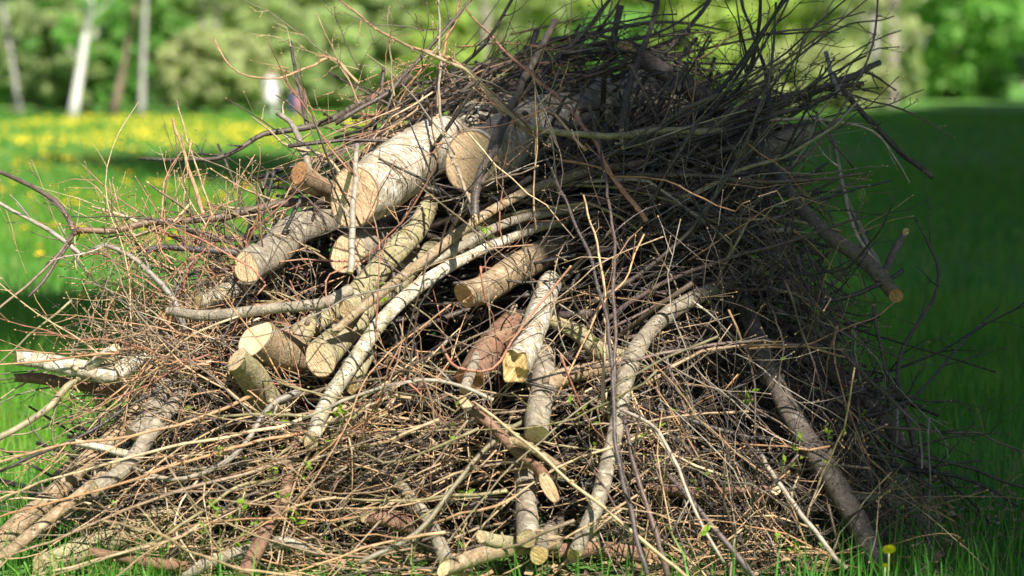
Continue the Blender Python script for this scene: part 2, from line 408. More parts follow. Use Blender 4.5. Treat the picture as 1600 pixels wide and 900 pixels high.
def stuff_shoot(mb, p0, d0, length, r, colname, wob=.3, droop=0, side=.5, buds=True, depth=0, k=4, check=None, bound=None):
    n = max(4, min(14, int(length / .06))) if depth == 0 else max(4, int(length / .05))
    pts = path(p0, d0, length, n, wob, droop)
    if depth == 0 and bound is not None and any(not in_poly(*proj(Vector(pts[q]))[:2], bound) for q in (0, n // 2, n - 1)): return None
    if check is not None and depth == 0:
        hs = hidden_share(pts[::2])
        if hs > check:
            push = Vector((0, 1, -.02)) * U(.10, .26); pts = pts + np.array(push)
            if hidden_share(pts[::2]) > check: return None
    pts[:, 2] = np.maximum(pts[:, 2], .01)
    rad = r * (1 - .72 * np.linspace(0, 1, n) ** 1.1) * (1 + .10 * (np.arange(n) % 2)); col = tipped(pick(colname), colname, n, k)
    mb.tube(pts, rad, k, col)
    if buds: budded(mb, pts, max(r * .35, .0011), 2, BUDC * U(.6, 1.1) * (.45 if colname in ('dark', 'purple') else 1), .45)
    if depth < 1 and side > 0:
        for i in range(1, n - 1):
            if U(0, 1) < side * .6:
                dd, t = side_dirs(pts, i, R(U(25, 60)))
                stuff_shoot(mb, pts[i], dd, min(length * U(.15, .4), .3), max(rad[i] * .62, .0011), colname, wob * 1.2, droop, 0, buds, depth + 1, 4 if k == 4 else 4)
    return pts

def img_dir(px, py, d, ang, dz):
    """direction seen at angle ang (degrees, 0 = to the right, 90 = up), receding by dz"""
    return Vector((cos(R(ang)), 0, 0)) + UPV * sin(R(ang)) + FW * dz

# anchors: what a label can name, with where they are seen
ANCH = []
def anchor(px, py, s): ANCH.append((px, py, s))
used_labels = {}
CWORD = {'dark': 'blackish', 'brown': 'brown', 'purple': 'purplish brown', 'tan': 'tan', 'orange': 'orange brown', 'red': 'reddish', 'olive': 'olive green', 'grey': 'grey', 'pale': 'pale'}
def auto_label(kind, colname, pts, r, nside):
    q = [proj(Vector(p)) for p in (pts[0], pts[len(pts) // 2], pts[-1])]
    chord = (Vector(pts[-1]) - Vector(pts[0])).length; ln = sum(np.linalg.norm(np.diff(pts, axis=0), axis=1))
    form = 'straight' if chord / ln > .975 else ('bowed' if chord / ln > .9 else 'curling')
    dx = q[2][0] - q[0][0]; dy = q[2][1] - q[0][1]
    steep = abs(dy) > 1.6 * abs(dx); flat = abs(dx) > 2.6 * abs(dy)
    lean = ('rising' if dy < 0 else 'hanging') if steep else ('level' if flat else ('slanting up' if dy < 0 else 'slanting down'))
    size = 'long' if ln > .75 else ('short' if ln < .4 else '')
    th = 'thick' if r > .006 else ('thin' if r < .0028 else '')
    def near(p, skip=()):
        c = sorted(((a[0] - p[0]) ** 2 + (a[1] - p[1]) ** 2, a[2]) for a in ANCH if a[2] not in skip); return c
    def rel(p, name):
        a = [x for x in ANCH if x[2] == name][0]; ddx, ddy = p[0] - a[0], p[1] - a[1]
        if math.hypot(ddx, ddy) < 30: return 'crossing'
        if abs(ddy) > abs(ddx): return 'above' if ddy < 0 else 'below'
        return 'beside'
    m = near(q[1]); w1 = m[0][1]; tip = near(q[2], (w1,))[0][1]; base = near(q[0], (w1,))[0][1]
    sn = {0: 'bare', 1: 'single-shoot'}.get(nside, 'many-branched' if nside > 3 else 'forking')
    opts = []
    for extra in ((), (sn,), (sn, 'tip'), (sn, 'base')):
        adj = [x for x in (size, th, form) if x] + ([sn] if sn in extra else [])
        s = ' '.join(adj + [CWORD[colname], kind, lean, rel(q[1], w1), w1])
        if 'tip' in extra: s = ' '.join([x for x in (size, form, sn) if x] + [CWORD[colname], kind, rel(q[1], w1), w1, 'towards', tip])
        if 'base' in extra: s = ' '.join([x for x in (size or th,) if x] + [sn, CWORD[colname], kind, lean, 'from', base, rel(q[1], w1), w1])
        if len(s.split()) <= 16: opts.append(s)
    for s in opts:
        if s not in used_labels: used_labels[s] = 1; return s
    for k_ in range(1, 4):
        for e in (near(q[2], (w1,)), near(q[0], (w1,))):
            s = ' '.join([x for x in (form, sn) if x] + [CWORD[colname], kind, 'between', w1, 'and', e[min(k_, len(e) - 1)][1]])
            if s not in used_labels and len(s.split()) <= 16: used_labels[s] = 1; return s
    return opts[0]

N_THINGS = {'twig': 0, 'branch': 0}
def thing_shoot(kind, pts, r0, r1, colname, nside=4, side_len=.2, buds=True, label=None, group=None, k=None, leaves=0, sidecol=None, bud_p=.8, side_ang=(25, 60), broken=False, wob=.5):
    """one lying branch or twig: its stem, each side shoot, its buds"""
    n = len(pts); rad = r0 + (r1 - r0) * np.linspace(0, 1, n); col = pick(colname)
    kk_ = k or (8 if r0 > .005 else 5); rad = rad * (1 + .13 * np.array([noise.noise(Vector((i * .9, r0 * 900, 2))) for i in range(n)])) * (1 + .09 * (np.arange(n) % 3 == 1)); mb = Mesh(); mb.tube(pts, rad, kk_, tipped(col, colname, n, kk_))
    o = mb.build(kind, M_TW, None, tuple(pts[0]))
    if r0 > .0035:                                   # the end where it was cut
        m2 = Mesh(); t = Vector(pts[0] - pts[1]).normalized(); s0 = Vector(pts[0])
        m2.tube(np.array([tuple(s0 - t * r0 * .3), tuple(s0 + t * r0 * .12)]), np.array([r0 * .9, r0 * .9]), 8, (.62, .46, .28)); m2.build('cut_end', M_TW, o)
    bd = Mesh()
    sh = []
    for i_ in range(nside):
        i = int(n * (.12 + .8 * (i_ + U(0, .8)) / max(nside, 1))); i = min(max(i, 1), n - 2)
        dd, t = side_dirs(pts, i, R(U(*side_ang))); ln = side_len * U(.5, 1.3)
        sp = path(pts[i], dd, ln, max(5, int(ln / .035)), wob, 0); m3 = Mesh(); rs = max(rad[i] * U(.4, .62), .0010)
        m3.tube(sp, rs * (1 - .65 * np.linspace(0, 1, len(sp))), 4, pick(sidecol or colname))
        for i2 in range(1, len(sp) - 1):
            if U(0, 1) < .28:
                d2, _ = side_dirs(sp, i2, R(U(25, 60))); s2 = path(sp[i2], d2, ln * U(.2, .45), 5, wob)
                m3.tube(s2, max(rs * .5, .0009) * (1 - .5 * np.linspace(0, 1, 5)), 4, pick(sidecol or colname)); sh.append((s2, rs * .4))
        m3.build('side_shoot', M_TW, o); sh.append((sp, rs * .6))
    if buds:
        bc = BUDC * (.5 if colname in ('dark', 'purple') else 1)
        if r0 < .004: budded(bd, pts, max(r1 * .9, .0013), 2, bc, bud_p * .7)
        for sp, rs in sh: budded(bd, sp, max(rs, .0012), 2, bc, bud_p)
        if bd.n: props(bd.build('buds', M_TW, o), kind='stuff')
    for _ in range(leaves):
        src = rnd.choice(sh)[0] if sh else pts; i = rnd.randrange(1, len(src)); add_leaf(src[i], o, U(.008, .017))
    props(o, label or auto_label(kind, colname, pts, r0, nside), kind, group or ('branches lying in the brush heap' if kind == 'branch' else 'twigs sticking out of the brush heap'))
    N_THINGS[kind] = N_THINGS.get(kind, 0) + 1
    return o
def leaf_geo(p, size):
    """a small pointed leaf, folded a little along its midrib"""
    a = Vector((G(0, 1), G(0, 1) - .5, abs(G(0, .7)))).normalized(); b = a.orthogonal().normalized(); b.rotate(Matrix.Rotation(U(0, 6.28), 3, a)); c = a.cross(b)
    p = Vector(p); vs = [p]; prof = [(.12, .02), (.4, .36), (.7, .34), (1.0, 0)]
    for t, w_ in prof[1:3]:
        base = p + a * size * t * 1.5; vs += [base + b * w_ * size - c * -.12 * size, base - c * .04 * size, base - b * w_ * size - c * -.12 * size]
    vs.append(p + a * size * 1.65)
    fs = [(0, 1, 2), (0, 2, 3), (1, 4, 5, 2), (2, 5, 6, 3), (4, 7, 5), (5, 7, 6)]
    return [tuple(v) for v in vs], fs
def add_leaf(p, parent, size):
    vs, fs = leaf_geo(p, size); c = U(.75, 1.2)
    link_mesh('leaf', vs, fs, M_LEAF, parent, tint=[(c, c, c)] * len(vs))
def hero(kind, label, pts, rads, colname, nside=3, **kw):
    """a single branch read off the photograph: pts (px, py, depth offset), rads px at the two ends"""
    W = to_world(pts); A = [w_[:3] for w_ in W]
    ln = sum((Vector(A[i + 1]) - Vector(A[i])).length for i in range(len(A) - 1)); n = max(8, min(40, int(ln / .03)))
    S = spline(A, n); sd = Vector((U(0, 99), U(0, 99), U(0, 99)))
    for i in range(1, n): S[i] += np.array(noise.noise_vector(Vector(S[i]) * 14 + sd)) * .006
    S[:, 2] = np.maximum(S[:, 2], .012)
    d = W[0][3]
    used_labels[label] = 1
    if kind == 'twig': rads = [q * .8 for q in rads]
    o = thing_shoot(kind, S, rads[0] * d / FPX, rads[1] * d / FPX, colname, nside, label=label, **kw)
    return o

# ------------------------------------------------------------------ the meadow
def ground_material():
    m, nt, b = new_mat("meadow_ground"); g = N(nt, "ShaderNodeNewGeometry"); v = g.outputs["Position"]
    n1 = noise_n(nt, v, .35, 4); n2 = noise_n(nt, v, 9, 5, .7); n3 = noise_n(nt, mapping(nt, v, (1, .35, 1)), 3, 4)
    c = mixc(nt, ramp(nt, n1, [(.35, 0.), (.65, 1.)]), (.07, .22, .03), (.11, .26, .04))
    c = mixc(nt, ramp(nt, n3, [(.5, 0.), (.75, .6)]), c, (.10, .23, .03))
    c = mixc(nt, 1.0, c, ramp(nt, n2, [(.25, .55), (.7, 1.25)]), 'MULTIPLY')
    L(nt, c, b.inputs["Base Color"]); b.inputs["Roughness"].default_value = .9; bump(nt, b, n2, .8, .06); return m
xs = np.concatenate([-np.geomspace(400, 2, 34), np.linspace(-1.8, 1.8, 7), np.geomspace(2, 400, 34)])
ys = np.concatenate([np.linspace(-60, 0, 5), np.linspace(2, 40, 24), np.linspace(44, 240, 66), np.geomspace(260, 1200, 8)])
def gz(x, y):
    t = min(max((y - 105) / 90.0, 0), 1); s = min(max((x + 10) / 40, 0), 1)
    e = min(max((y - 158) / 9.0, 0), 1); f = min(max((x - 29) / 3, 0), 1)
    return .012 * sin(x * 1.3 + 1) * cos(y * .9) * (1 if y < 30 else .3) + t * t * (3 - 2 * t) * (.5 + .4 * s) + .85 * e * f
vs = [(x, y, gz(x, y)) for y in ys for x in xs]; nx = len(xs)
fs = [(j * nx + i, j * nx + i + 1, (j + 1) * nx + i + 1, (j + 1) * nx + i) for j in range(len(ys) - 1) for i in range(nx - 1)]
props(link_mesh('ground', vs, fs, ground_material()), kind='structure')
# a pale sandy path climbing a low bank at the wood's edge
pv = []; pr = np.linspace(156, 169, 12)
for y in pr:
    for x in np.linspace(33.2 + (y - 150) * .10, 46, 8): pv.append((x, y, gz(x, y) + .05))
pf = [(j * 8 + i, j * 8 + i + 1, (j + 1) * 8 + i + 1, (j + 1) * 8 + i) for j in range(11) for i in range(7)]
props(link_mesh('path', pv, pf, plain('pale_sand', (.40, .34, .27), .9, .25, 1.5)), kind='structure')

npr = np.random.RandomState(5)
M_GRASS = leaf_material('grass_blade', (.085, .27, .035), (.13, .33, .05), .45, .8)
def blades(name, n, d0, d1, hmin, hmax, wid, xl=.30, xr=.30, power=1.0, tufts=False):
    y = (npr.rand(n) * (d1 ** (power + 1) - d0 ** (power + 1)) + d0 ** (power + 1)) ** (1 / (power + 1))
    x = (npr.rand(n) * (xl + xr) - xl) * y
    keep = ~((np.abs(x - .15) < .95) & (y > 5.55) & (y < 7.1)) | (npr.rand(n) < .12)
    keep &= ~((x > -.72) & (x < .62) & (y > 4.7) & (y < 5.6)) | (npr.rand(n) < .12)
    x, y = x[keep], y[keep]; n = len(x)
    z = np.array([gz(a, b) for a, b in zip(x, y)]) if d1 > 100 else .012 * np.sin(x * 1.3 + 1) * np.cos(y * .9) * (y < 30)
    cl = .65 + .35 * np.sin(x * 2.1 + np.sin(y * 1.7) * 2) * np.sin(y * 1.3 + 2)      # some patches grow taller
    h = (hmin + (hmax - hmin) * npr.rand(n) ** 1.6) * (.65 + .55 * cl); wd = wid * (.6 + .8 * npr.rand(n))
    a = npr.rand(n) * 2 * pi; lean = npr.randn(n) * .28 + .22; la = npr.rand(n) * 2 * pi
    ca, sa = np.cos(a), np.sin(a); lx, ly = np.cos(la) * lean * h, np.sin(la) * lean * h
    V = np.zeros((n, 5, 3)); base = np.stack([x, y, z], 1)
    sd = np.stack([ca * wd, sa * wd, 0 * wd], 1)
    mid = base + np.stack([lx * .35, ly * .35, h * .55], 1); tip = base + np.stack([lx, ly, h * (1 - .25 * np.minimum(lean, 1) ** 2)], 1)
    V[:, 0] = base - sd; V[:, 1] = base + sd; V[:, 2] = mid + sd * .7; V[:, 3] = mid - sd * .7; V[:, 4] = tip
    i = np.arange(n)[:, None] * 5
    F = np.vstack([i + np.array([[0, 1, 2]]), i + np.array([[0, 2, 3]]), i + np.array([[3, 2, 4]])])
    pat = .5 + .5 * np.sin(x * .9 + 1.7 * np.sin(y * .45)) * np.sin(y * .7 + x * .4); dry = (npr.rand(n) < .05)[:, None]
    t = (.6 + .7 * npr.rand(n))[:, None] * np.stack([.85 + .5 * pat, .95 + .15 * pat, 1.15 - .4 * pat], 1); t = np.where(dry, np.array([[3.6, 1.25, 2.6]]) * (.7 + .5 * npr.rand(n))[:, None], t)
    props(link_mesh(name, V.reshape(-1, 3), F, M_GRASS, None, tint=np.repeat(t, 5, axis=0), smooth=False), kind='stuff')
blades('grass', 70000, 4.2, 12, .05, .17, .0022, .34, .34)
blades('grass', 70000, 12, 32, .06, .16, .005, .30, .30)
blades('grass', 60000, 32, 100, .06, .16, .014, .27, .27)

# dandelions
M_YEL = plain('dandelion_yellow', (.82, .62, .01), .6, .12, 300); M_STALK = plain('stalk_green', (.16, .26, .07), .6)
def dandelion_mesh():
    vs, fs, mi = [], [], []
    for lay, (r, z, cnt) in enumerate(((.020, .000, 12), (.015, .004, 10), (.008, .008, 7))):
        for i in range(cnt):
            a = 2 * pi * i / cnt + lay * .3; wd = pi / cnt * 1.05; b = len(vs)
            vs += [(cos(a) * .002, sin(a) * .002, z - .003), (cos(a - wd) * r * .8, sin(a - wd) * r * .8, z + .002), (cos(a) * r, sin(a) * r, z + .001 - .002 * lay), (cos(a + wd) * r * .8, sin(a + wd) * r * .8, z + .002)]
            fs.append((b, b + 1, b + 2, b + 3)); mi.append(0)
    b = len(vs)
    for k_, (z, r) in enumerate(((-.002, .011), (-.012, .006), (-.14, .0025))):
        for i in range(5): vs.append((cos(i * 1.2566) * r, sin(i * 1.2566) * r, z))
    for k_ in range(2):
        for i in range(5): fs.append((b + k_ * 5 + i, b + k_ * 5 + (i + 1) % 5, b + k_ * 5 + 5 + (i + 1) % 5, b + k_ * 5 + 5 + i)); mi.append(1)
    me = bpy.data.meshes.new('dandelion'); me.from_pydata([(x, y, z + .14) for x, y, z in vs], [], fs)
    me.materials.append(M_YEL); me.materials.append(M_STALK); me.polygons.foreach_set('material_index', mi); return me
DM = dandelion_mesh(); nd = 0
while nd < 290:
    d = 9 + 25 * U(0, 1) ** .7; x = U(-.235, -.07) * d
    if d < 14 and U(0, 1) < .8: continue
    o = bpy.data.objects.new('dandelion', DM); C.objects.link(o); o.location = (x, d, gz(x, d) - U(0, .02)); k_ = U(1.15, 1.6)
    o.scale = (k_, k_, U(.8, 1.2)); o.rotation_euler = (U(-.45, .1), U(-.3, .3), U(0, 6))
    props(o, 'yellow dandelion in bloom in the sunlit meadow behind the heap', 'dandelion', 'dandelions blooming in the meadow'); nd += 1
FM = Mesh()
hv = np.array([(cos(i * pi / 3), sin(i * pi / 3), 0) for i in range(6)] + [(0, 0, .35)]); hf = np.array([[6, i, (i + 1) % 6, 6] for i in range(6)])
for _ in range(3700):
    d = 30 + 50 * U(0, 1) ** .75; x = U(-.25, .015) * d
    if noise.noise(Vector((x * .22, d * .12, 3))) < .03 and U(0, 1) < .88: continue
    r = U(.018, .030); M_ = np.array(Matrix.Rotation(U(-.2, 1.1), 3, 'X') @ Matrix.Rotation(U(-.4, .4), 3, 'Y'))
    FM.add((hv * r) @ M_.T + np.array([x, d, gz(x, d) + U(.10, .19)]), hf, (1, 1, 1))
props(FM.build('distant_dandelions', M_YEL), kind='stuff')
# the one by the foot of the dark trunk, with a bud under it
def flower(px, py, d, r, label, cat='dandelion'):
    hd = P(px, py, d); root = Vector((hd.x - .015, hd.y + .01, 0)); n = 26; vs, fs = [], []
    m = Mesh(); m.tube(spline([tuple(root), tuple((root + hd) / 2 + Vector((.006, 0, .005))), tuple(hd - Vector((0, 0, r * .5)))], 8), .0018, 5, (.20, .30, .10))
    o = m.build('dandelion', M_TW, None, tuple(root))
    tilt = Matrix.Rotation(-.9, 3, 'X')
    for lay in range(4):
        rr = r * (1 - lay * .2); cnt = n - lay * 4
        for i in range(cnt):
            a = 2 * pi * i / cnt + lay * .4; w_ = pi / cnt * 1.1; b = len(vs); zz = lay * r * .16
            for q in ((.1, 0, 0), (.75, -w_, .10), (1.0 + U(-.05, .05), 0, .02), (.75, w_, .10)):
                vv = Vector((cos(a + q[1]) * rr * q[0], sin(a + q[1]) * rr * q[0], zz + q[2] * r)); vs.append(tuple(hd + tilt @ vv))
            fs.append((b, b + 1, b + 2, b + 3))
    link_mesh('flower_head', vs, fs, M_YEL, o)
    props(o, label, cat)
flower(1389, 859, 5.0, .0155, 'single yellow dandelion beside the foot of the dark leaning trunk')
flower(1383, 884, 5.0, .007, 'half-open small yellow bud just below the single dandelion by the trunk foot')

# ------------------------------------------------------------------ trees beyond the meadow
LEAFM = {
 'greygreen': leaf_material('grey_green_leaves', (.34, .42, .22), (.44, .52, .28), .6, .35),
 'yellow': leaf_material('yellow_green_leaves', (.34, .45, .12), (.45, .54, .19), .6, .35),
 'bright': leaf_material('bright_green_leaves', (.15, .36, .08), (.25, .45, .13), .55, .5),
 'pale': leaf_material('pale_olive_leaves', (.34, .40, .18), (.42, .46, .24), .45, .5),
 'deep': leaf_material('deep_green_leaves', (.030, .085, .03), (.05, .12, .05), .2, .5),
}
M_TB = None
def trunk_material(name, base, patch, amt):
    m, nt, b = new_mat(name); g = N(nt, "ShaderNodeNewGeometry"); v = g.outputs["Position"]
    n1 = noise_n(nt, mapping(nt, v, (1, 1, 2.2)), 2.2, 5, .7); n2 = noise_n(nt, v, 14, 3)
    c = mixc(nt, ramp(nt, n1, [(1 - amt - .06, 0.), (1 - amt + .06, 1.)]), base, patch)
    c = mixc(nt, 1.0, c, ramp(nt, n2, [(.3, .8), (.7, 1.15)]), 'MULTIPLY'); L(nt, c, b.inputs["Base Color"]); b.inputs["Roughness"].default_value = .8
    bump(nt, b, n2, .5, .02); return m
M_BIRCH = trunk_material('birch_trunk', (.38, .36, .36), (.12, .11, .10), .42)
M_WHITE = trunk_material('white_trunk', (.66, .64, .64), (.35, .33, .31), .3)
M_BROWN = trunk_material('brown_trunk', (.22, .16, .12), (.10, .08, .06), .45)
M_GREYT = trunk_material('grey_trunk', (.34, .30, .27), (.18, .15, .13), .45)
CROWNS = {}
def crown_data(key, rx, z0, z1, n, size, seed, clumps=200, taper=.5, low=.55):
    r = np.random.RandomState(seed); cc = []
    for _ in range(clumps):
        t = r.rand(); a = r.rand() * 2 * pi; prof = (low + (1 - low) * sin(min(t / .45, 1) * pi / 2)) * (1 - taper * max(0, (t - .45) / .55) ** 1.6)
        q = r.rand() ** .45; cc.append((cos(a) * rx * prof * q, sin(a) * rx * prof * q, z0 + (z1 - z0) * t, rx * r.uniform(.12, .24), r.uniform(.8, 1.25)))
    cc = np.array(cc); idx = r.randint(0, clumps, n); c = cc[idx]
    off = r.randn(n, 3); off /= np.linalg.norm(off, axis=1)[:, None]; rad = r.rand(n, 1) ** .4
    p = c[:, :3] + off * rad * c[:, 3:4] * np.array([1, 1, .75]); p[:, 2] = np.maximum(p[:, 2], .05)
    nrm = off + r.randn(n, 3) * .5 + np.array([0, 0, .25]); nrm /= np.linalg.norm(nrm, axis=1)[:, None]
    a = np.cross(nrm, r.randn(n, 3)); a /= np.linalg.norm(a, axis=1)[:, None]; b = np.cross(nrm, a)
    s = size * r.uniform(.6, 1.35, (n, 1)); V = np.stack([p - a * s, p - b * s * .5 + nrm * s * .12, p + a * s, p + b * s * .5 + nrm * s * .12], 1).reshape(-1, 3)
    F = np.arange(n * 4).reshape(n, 4); t = np.repeat((c[:, 4:5] * r.uniform(.8, 1.2, (n, 1))) * np.ones((1, 3)), 4, axis=0)
    return V, F, t, cc
def make_tree(name, label, cat, loc, key, crown, lm, tm, tr, lean=(0, 0), group=None, bare=0, seed=1, scale=1, rot=0):
    """crown = (radius, z0, z1, leaves, leaf size, clumps)"""
    ck = (key, lm)
    if ck not in CROWNS:
        rx, z0, z1, n, size, cl = crown; V, F, t, cc = crown_data(key, rx, z0, z1, n, size, seed, cl)
        m = Mesh(); top = z1 * .88; pts = spline([(0, 0, 0), (lean[0] * .35 + .1 * tr, lean[1] * .3, top * .3), (lean[0] * .8, lean[1], top * .65), (lean[0], lean[1], top)], 16)
        ff = 1 + .45 * np.exp(-pts[:, 2] / (tr * 2.2)); m.tube(pts, tr * ff * (1 - .85 * pts[:, 2] / top), 12, (1, 1, 1))
        for k_ in range(12):
            c = cc[k_ % len(cc)]; i = int(np.clip(np.searchsorted(pts[:, 2], c[2] * .7), 3, 13)); q = pts[i]
            m.tube(spline([tuple(q), tuple((q + c[:3]) / 2 + np.array([0, 0, -.15])), tuple(c[:3])], 6), tr * .35 * np.linspace(1, .25, 6) * (1 - .6 * pts[i, 2] / top), 5, (1, 1, 1))
        t_o = m.build('trunk', tm); c_o = link_mesh('crown', V, F, LEAFM[lm], None, tint=t, smooth=False)
        CROWNS[ck] = (t_o.data, c_o.data); bpy.data.objects.remove(t_o); bpy.data.objects.remove(c_o)
    e = bpy.data.objects.new(name, None); C.objects.link(e); e.location = (loc[0], loc[1], gz(*loc) - .05); e.rotation_euler = (0, 0, rot); e.scale = (scale, scale, scale)
    for nm, me in zip(('trunk', 'crown'), CROWNS[ck]):
        o = bpy.data.objects.new(nm, me); C.objects.link(o); o.parent = e
        if nm == 'crown': o['kind'] = 'stuff'
    return props(e, label, cat, group)
def bx(px, d): return (px - 800) / FPX * d
# the wood's back wall, two staggered rows
KINDS = [('greygreen', 'grey-green'), ('greygreen', 'grey-green'), ('yellow', 'yellow-green'), ('greygreen', 'grey-green'), ('yellow', 'yellow-green'), ('bright', 'bright green')]
wall_trees = []
for row, (dist, sp) in enumerate(((128, 5.4), (146, 6.2), (186, 7.5))):
    half = .38 * dist + 4; n = int(2 * half / sp)
    for i in range(n):
        x = -half + (i + .5) * 2 * half / n + U(-1, 1); y = dist + U(-4, 4)
        px = 800 + x / y * FPX
        if px > 1330 and row < 1: continue
        if px > 1500 and row < 2: continue
        if px < 250: lm = 'greygreen' if U(0, 1) < .8 else 'bright'
        elif px < 420: lm = 'yellow' if U(0, 1) < .6 else 'greygreen'
        elif px < 800: lm = 'greygreen' if U(0, 1) < .55 else 'yellow'
        elif px < 1150: lm = 'yellow' if U(0, 1) < .8 else 'bright'
        elif px < 1420: lm = 'greygreen' if U(0, 1) < .5 else 'yellow'
        else: lm = 'bright' if U(0, 1) < .85 else 'deep'
        var = rnd.choice('ab')
        wall_trees.append((lm, row))
        near = min(((abs(px - q), s) for q, s in ((36, 'the slim leaning birch'), (115, 'the whitest birch'), (178, 'the thin leaning brown trunk'), (225, 'the speckled birch'), (335, 'the round pale olive shrub'), (425, 'the person in white'), (520, 'the dark upright stick'), (600, 'the shoulder of the heap'), (700, 'the tan twig peak'), (800, 'the long crossing stick'), (880, 'the crest of the heap'), (1000, 'the tall dark stem on the crest'), (1110, 'the dark stems on the crest'), (1200, 'the dark drooping branches'), (1300, 'the wide pale shrub'), (1385, 'the stout grey trunk'), (1462, 'the pointed shrub'), (1540, 'the dark gap by the path'), (1610, 'the dark evergreen'))))[1]
        make_tree('leafy_tree', ('outer ' if px < -20 or px > 1620 else '') + dict(greygreen='grey-green leafy tree in the dense wood across the meadow', yellow='yellow-green leafy tree in the dense wood across the meadow', bright='bright green leafy tree in the dense wood across the meadow', deep='deep green tree in the dense wood across the meadow')[lm].replace('in the dense wood across the meadow', ('at the wood edge', 'inside the wood', 'deep in the wood')[row] + ' behind ' + near),
                  'tree', (x, y), 'wall' + var, (4.3, .2, 13 if var == 'a' else 11, 8200, .27, 260), lm, M_BROWN, .2, (.6, .2), 'leafy trees of the wood across the meadow', seed=31 if var == 'a' else 57, scale=U(.9, 1.15), rot=U(0, 6))
# the birches and thin trunks at the wood's edge
def bare_tree(px, d, trpx, leanpx, label, mat, lm='greygreen', name='birch_tree', h=13, seed=3, crown_low=4.6):
    make_tree(name, label, 'birch' if 'birch' in name else 'tree', (bx(px, d), d), 'own%d' % px, (2.6, crown_low, h, 1500, .16, 40), lm, mat, trpx / FPX * d, (leanpx / FPX * d, .2), None, seed=seed)
bare_tree(34, 92, 4.6, -60, 'slim grey-white birch leaning towards the field edge, at the far end of the trunks', M_BIRCH, seed=4)
bare_tree(115, 84, 7.5, 72, 'thickest and whitest birch trunk at the meadow edge', M_WHITE, 'bright', seed=5, crown_low=1.9)
bare_tree(222, 88, 5.2, 18, 'speckled grey-white birch trunk in front of the round pale bush', M_BIRCH, seed=6)
bare_tree(178, 90, 6.5, 90, 'thin leaning brown trunk between two white birches', M_BROWN, name='slender_tree', seed=7)
bare_tree(140, 108, 5, 30, 'thin grey trunk close behind the whitest birch', M_GREYT, name='slender_tree', seed=8)
bare_tree(62, 106, 4, -20, 'thin dark trunk in shade behind the leaning slim birch', M_GREYT, name='slender_tree', seed=9)
bare_tree(308, 100, 6, 25, 'grey trunk rising out of the round pale bush', M_GREYT, name='slender_tree', seed=10)
bare_tree(345, 99, 4, -12, 'thin grey trunk at the edge of the round pale bush', M_GREYT, name='slender_tree', seed=11)
bare_tree(750, 118, 9, 20, 'grey trunk seen above the crest of the brush heap', M_GREYT, name='slender_tree', seed=12)
bare_tree(1385, 120, 13, 14, 'stout grey-brown trunk with thin foliage behind the projecting branch tips', M_GREYT, 'pale', name='slender_tree', seed=13, crown_low=2.2)
bare_tree(1434, 150, 11, -3, 'short pale trunk at the foot of the yellow-green shrubs', M_WHITE, 'greygreen', seed=14, crown_low=2.0)
bare_tree(1362, 118, 7, 5, 'white birch stem low behind the tips of the projecting branches', M_BIRCH, 'greygreen', seed=15, crown_low=1.6)
def bush(px, d, wpx, hpx, lm, label, seed, z0=.1, name='round_shrub', y0=None):
    wd = wpx / FPX * d / 2; h = hpx / FPX * d
    make_tree(name, label, 'shrub', (bx(px, d), d), 'bush%d' % px, (wd, z0, h, int(3400 + 1200 * wd * h), .16, 150), lm, M_BROWN, .07, (.1, .1), None, seed=seed)
bush(335, 96, 190, 122, 'pale', 'round pale olive shrub between the birches and the strolling people', 21, .5)
bush(430, 104, 150, 170, 'greygreen', 'tall grey-green shrub behind the person in white', 22, .3)
bush(265, 112, 90, 190, 'bright', 'bright green shrub behind the speckled birch', 23, 1.0)
bush(90, 99, 150, 150, 'greygreen', 'grey-green shrub between the leaning birch and the whitest birch', 24, .4)
bush(168, 102, 110, 175, 'bright', 'fresh green shrub just behind the whitest birch', 25, .5)
bush(20, 104, 110, 170, 'greygreen', 'dim grey-green shrub behind the leaning slim birch', 26, 1.4)
bush(520, 110, 150, 160, 'greygreen', 'grey-green shrub between the strolling people and the heap', 27)
bush(600, 116, 120, 190, 'greygreen', 'tall grey-green shrub beside the twigs at the shoulder of the heap', 28)
bush(690, 112, 130, 160, 'yellow', 'yellow-green shrub seen over the shoulder of the heap', 29)
bush(1275, 110, 230, 95, 'pale', 'wide pale shrub behind the projecting branches', 30)
bush(1110, 120, 210, 150, 'yellow', 'yellow-green shrub behind the upright dark stems on the crest', 31)
bush(960, 122, 160, 150, 'bright', 'vivid green shrub behind the crest of the heap', 32)
bush(1462, 150, 60, 75, 'yellow', 'small pointed yellow-green shrub above the pale trunk', 33)
bush(1405, 135, 80, 130, 'greygreen', 'narrow grey-green willow beside the stout trunk', 34)
bush(1540, 172, 150, 150, 'bright', 'large bright green shrub above the dark gap by the sandy path', 35, 1.0)
bush(1485, 176, 110, 170, 'bright', 'bright green shrub between the pointed shrub and the sandy path', 36, .8)
bush(1612, 165, 62, 92, 'deep', 'dark rounded evergreen at the top of the sandy path', 37, .3, 'dark_evergreen')
bush(1522, 178, 34, 34, 'deep', 'low dark leaf clump standing for the shadow in the gap beside the sandy path', 38, .2, 'gap_shadow')  # dark leaves added in place of the shadow in this gap
bush(1640, 180, 130, 160, 'bright', 'bright green shrub behind the dark evergreen', 39, .8)

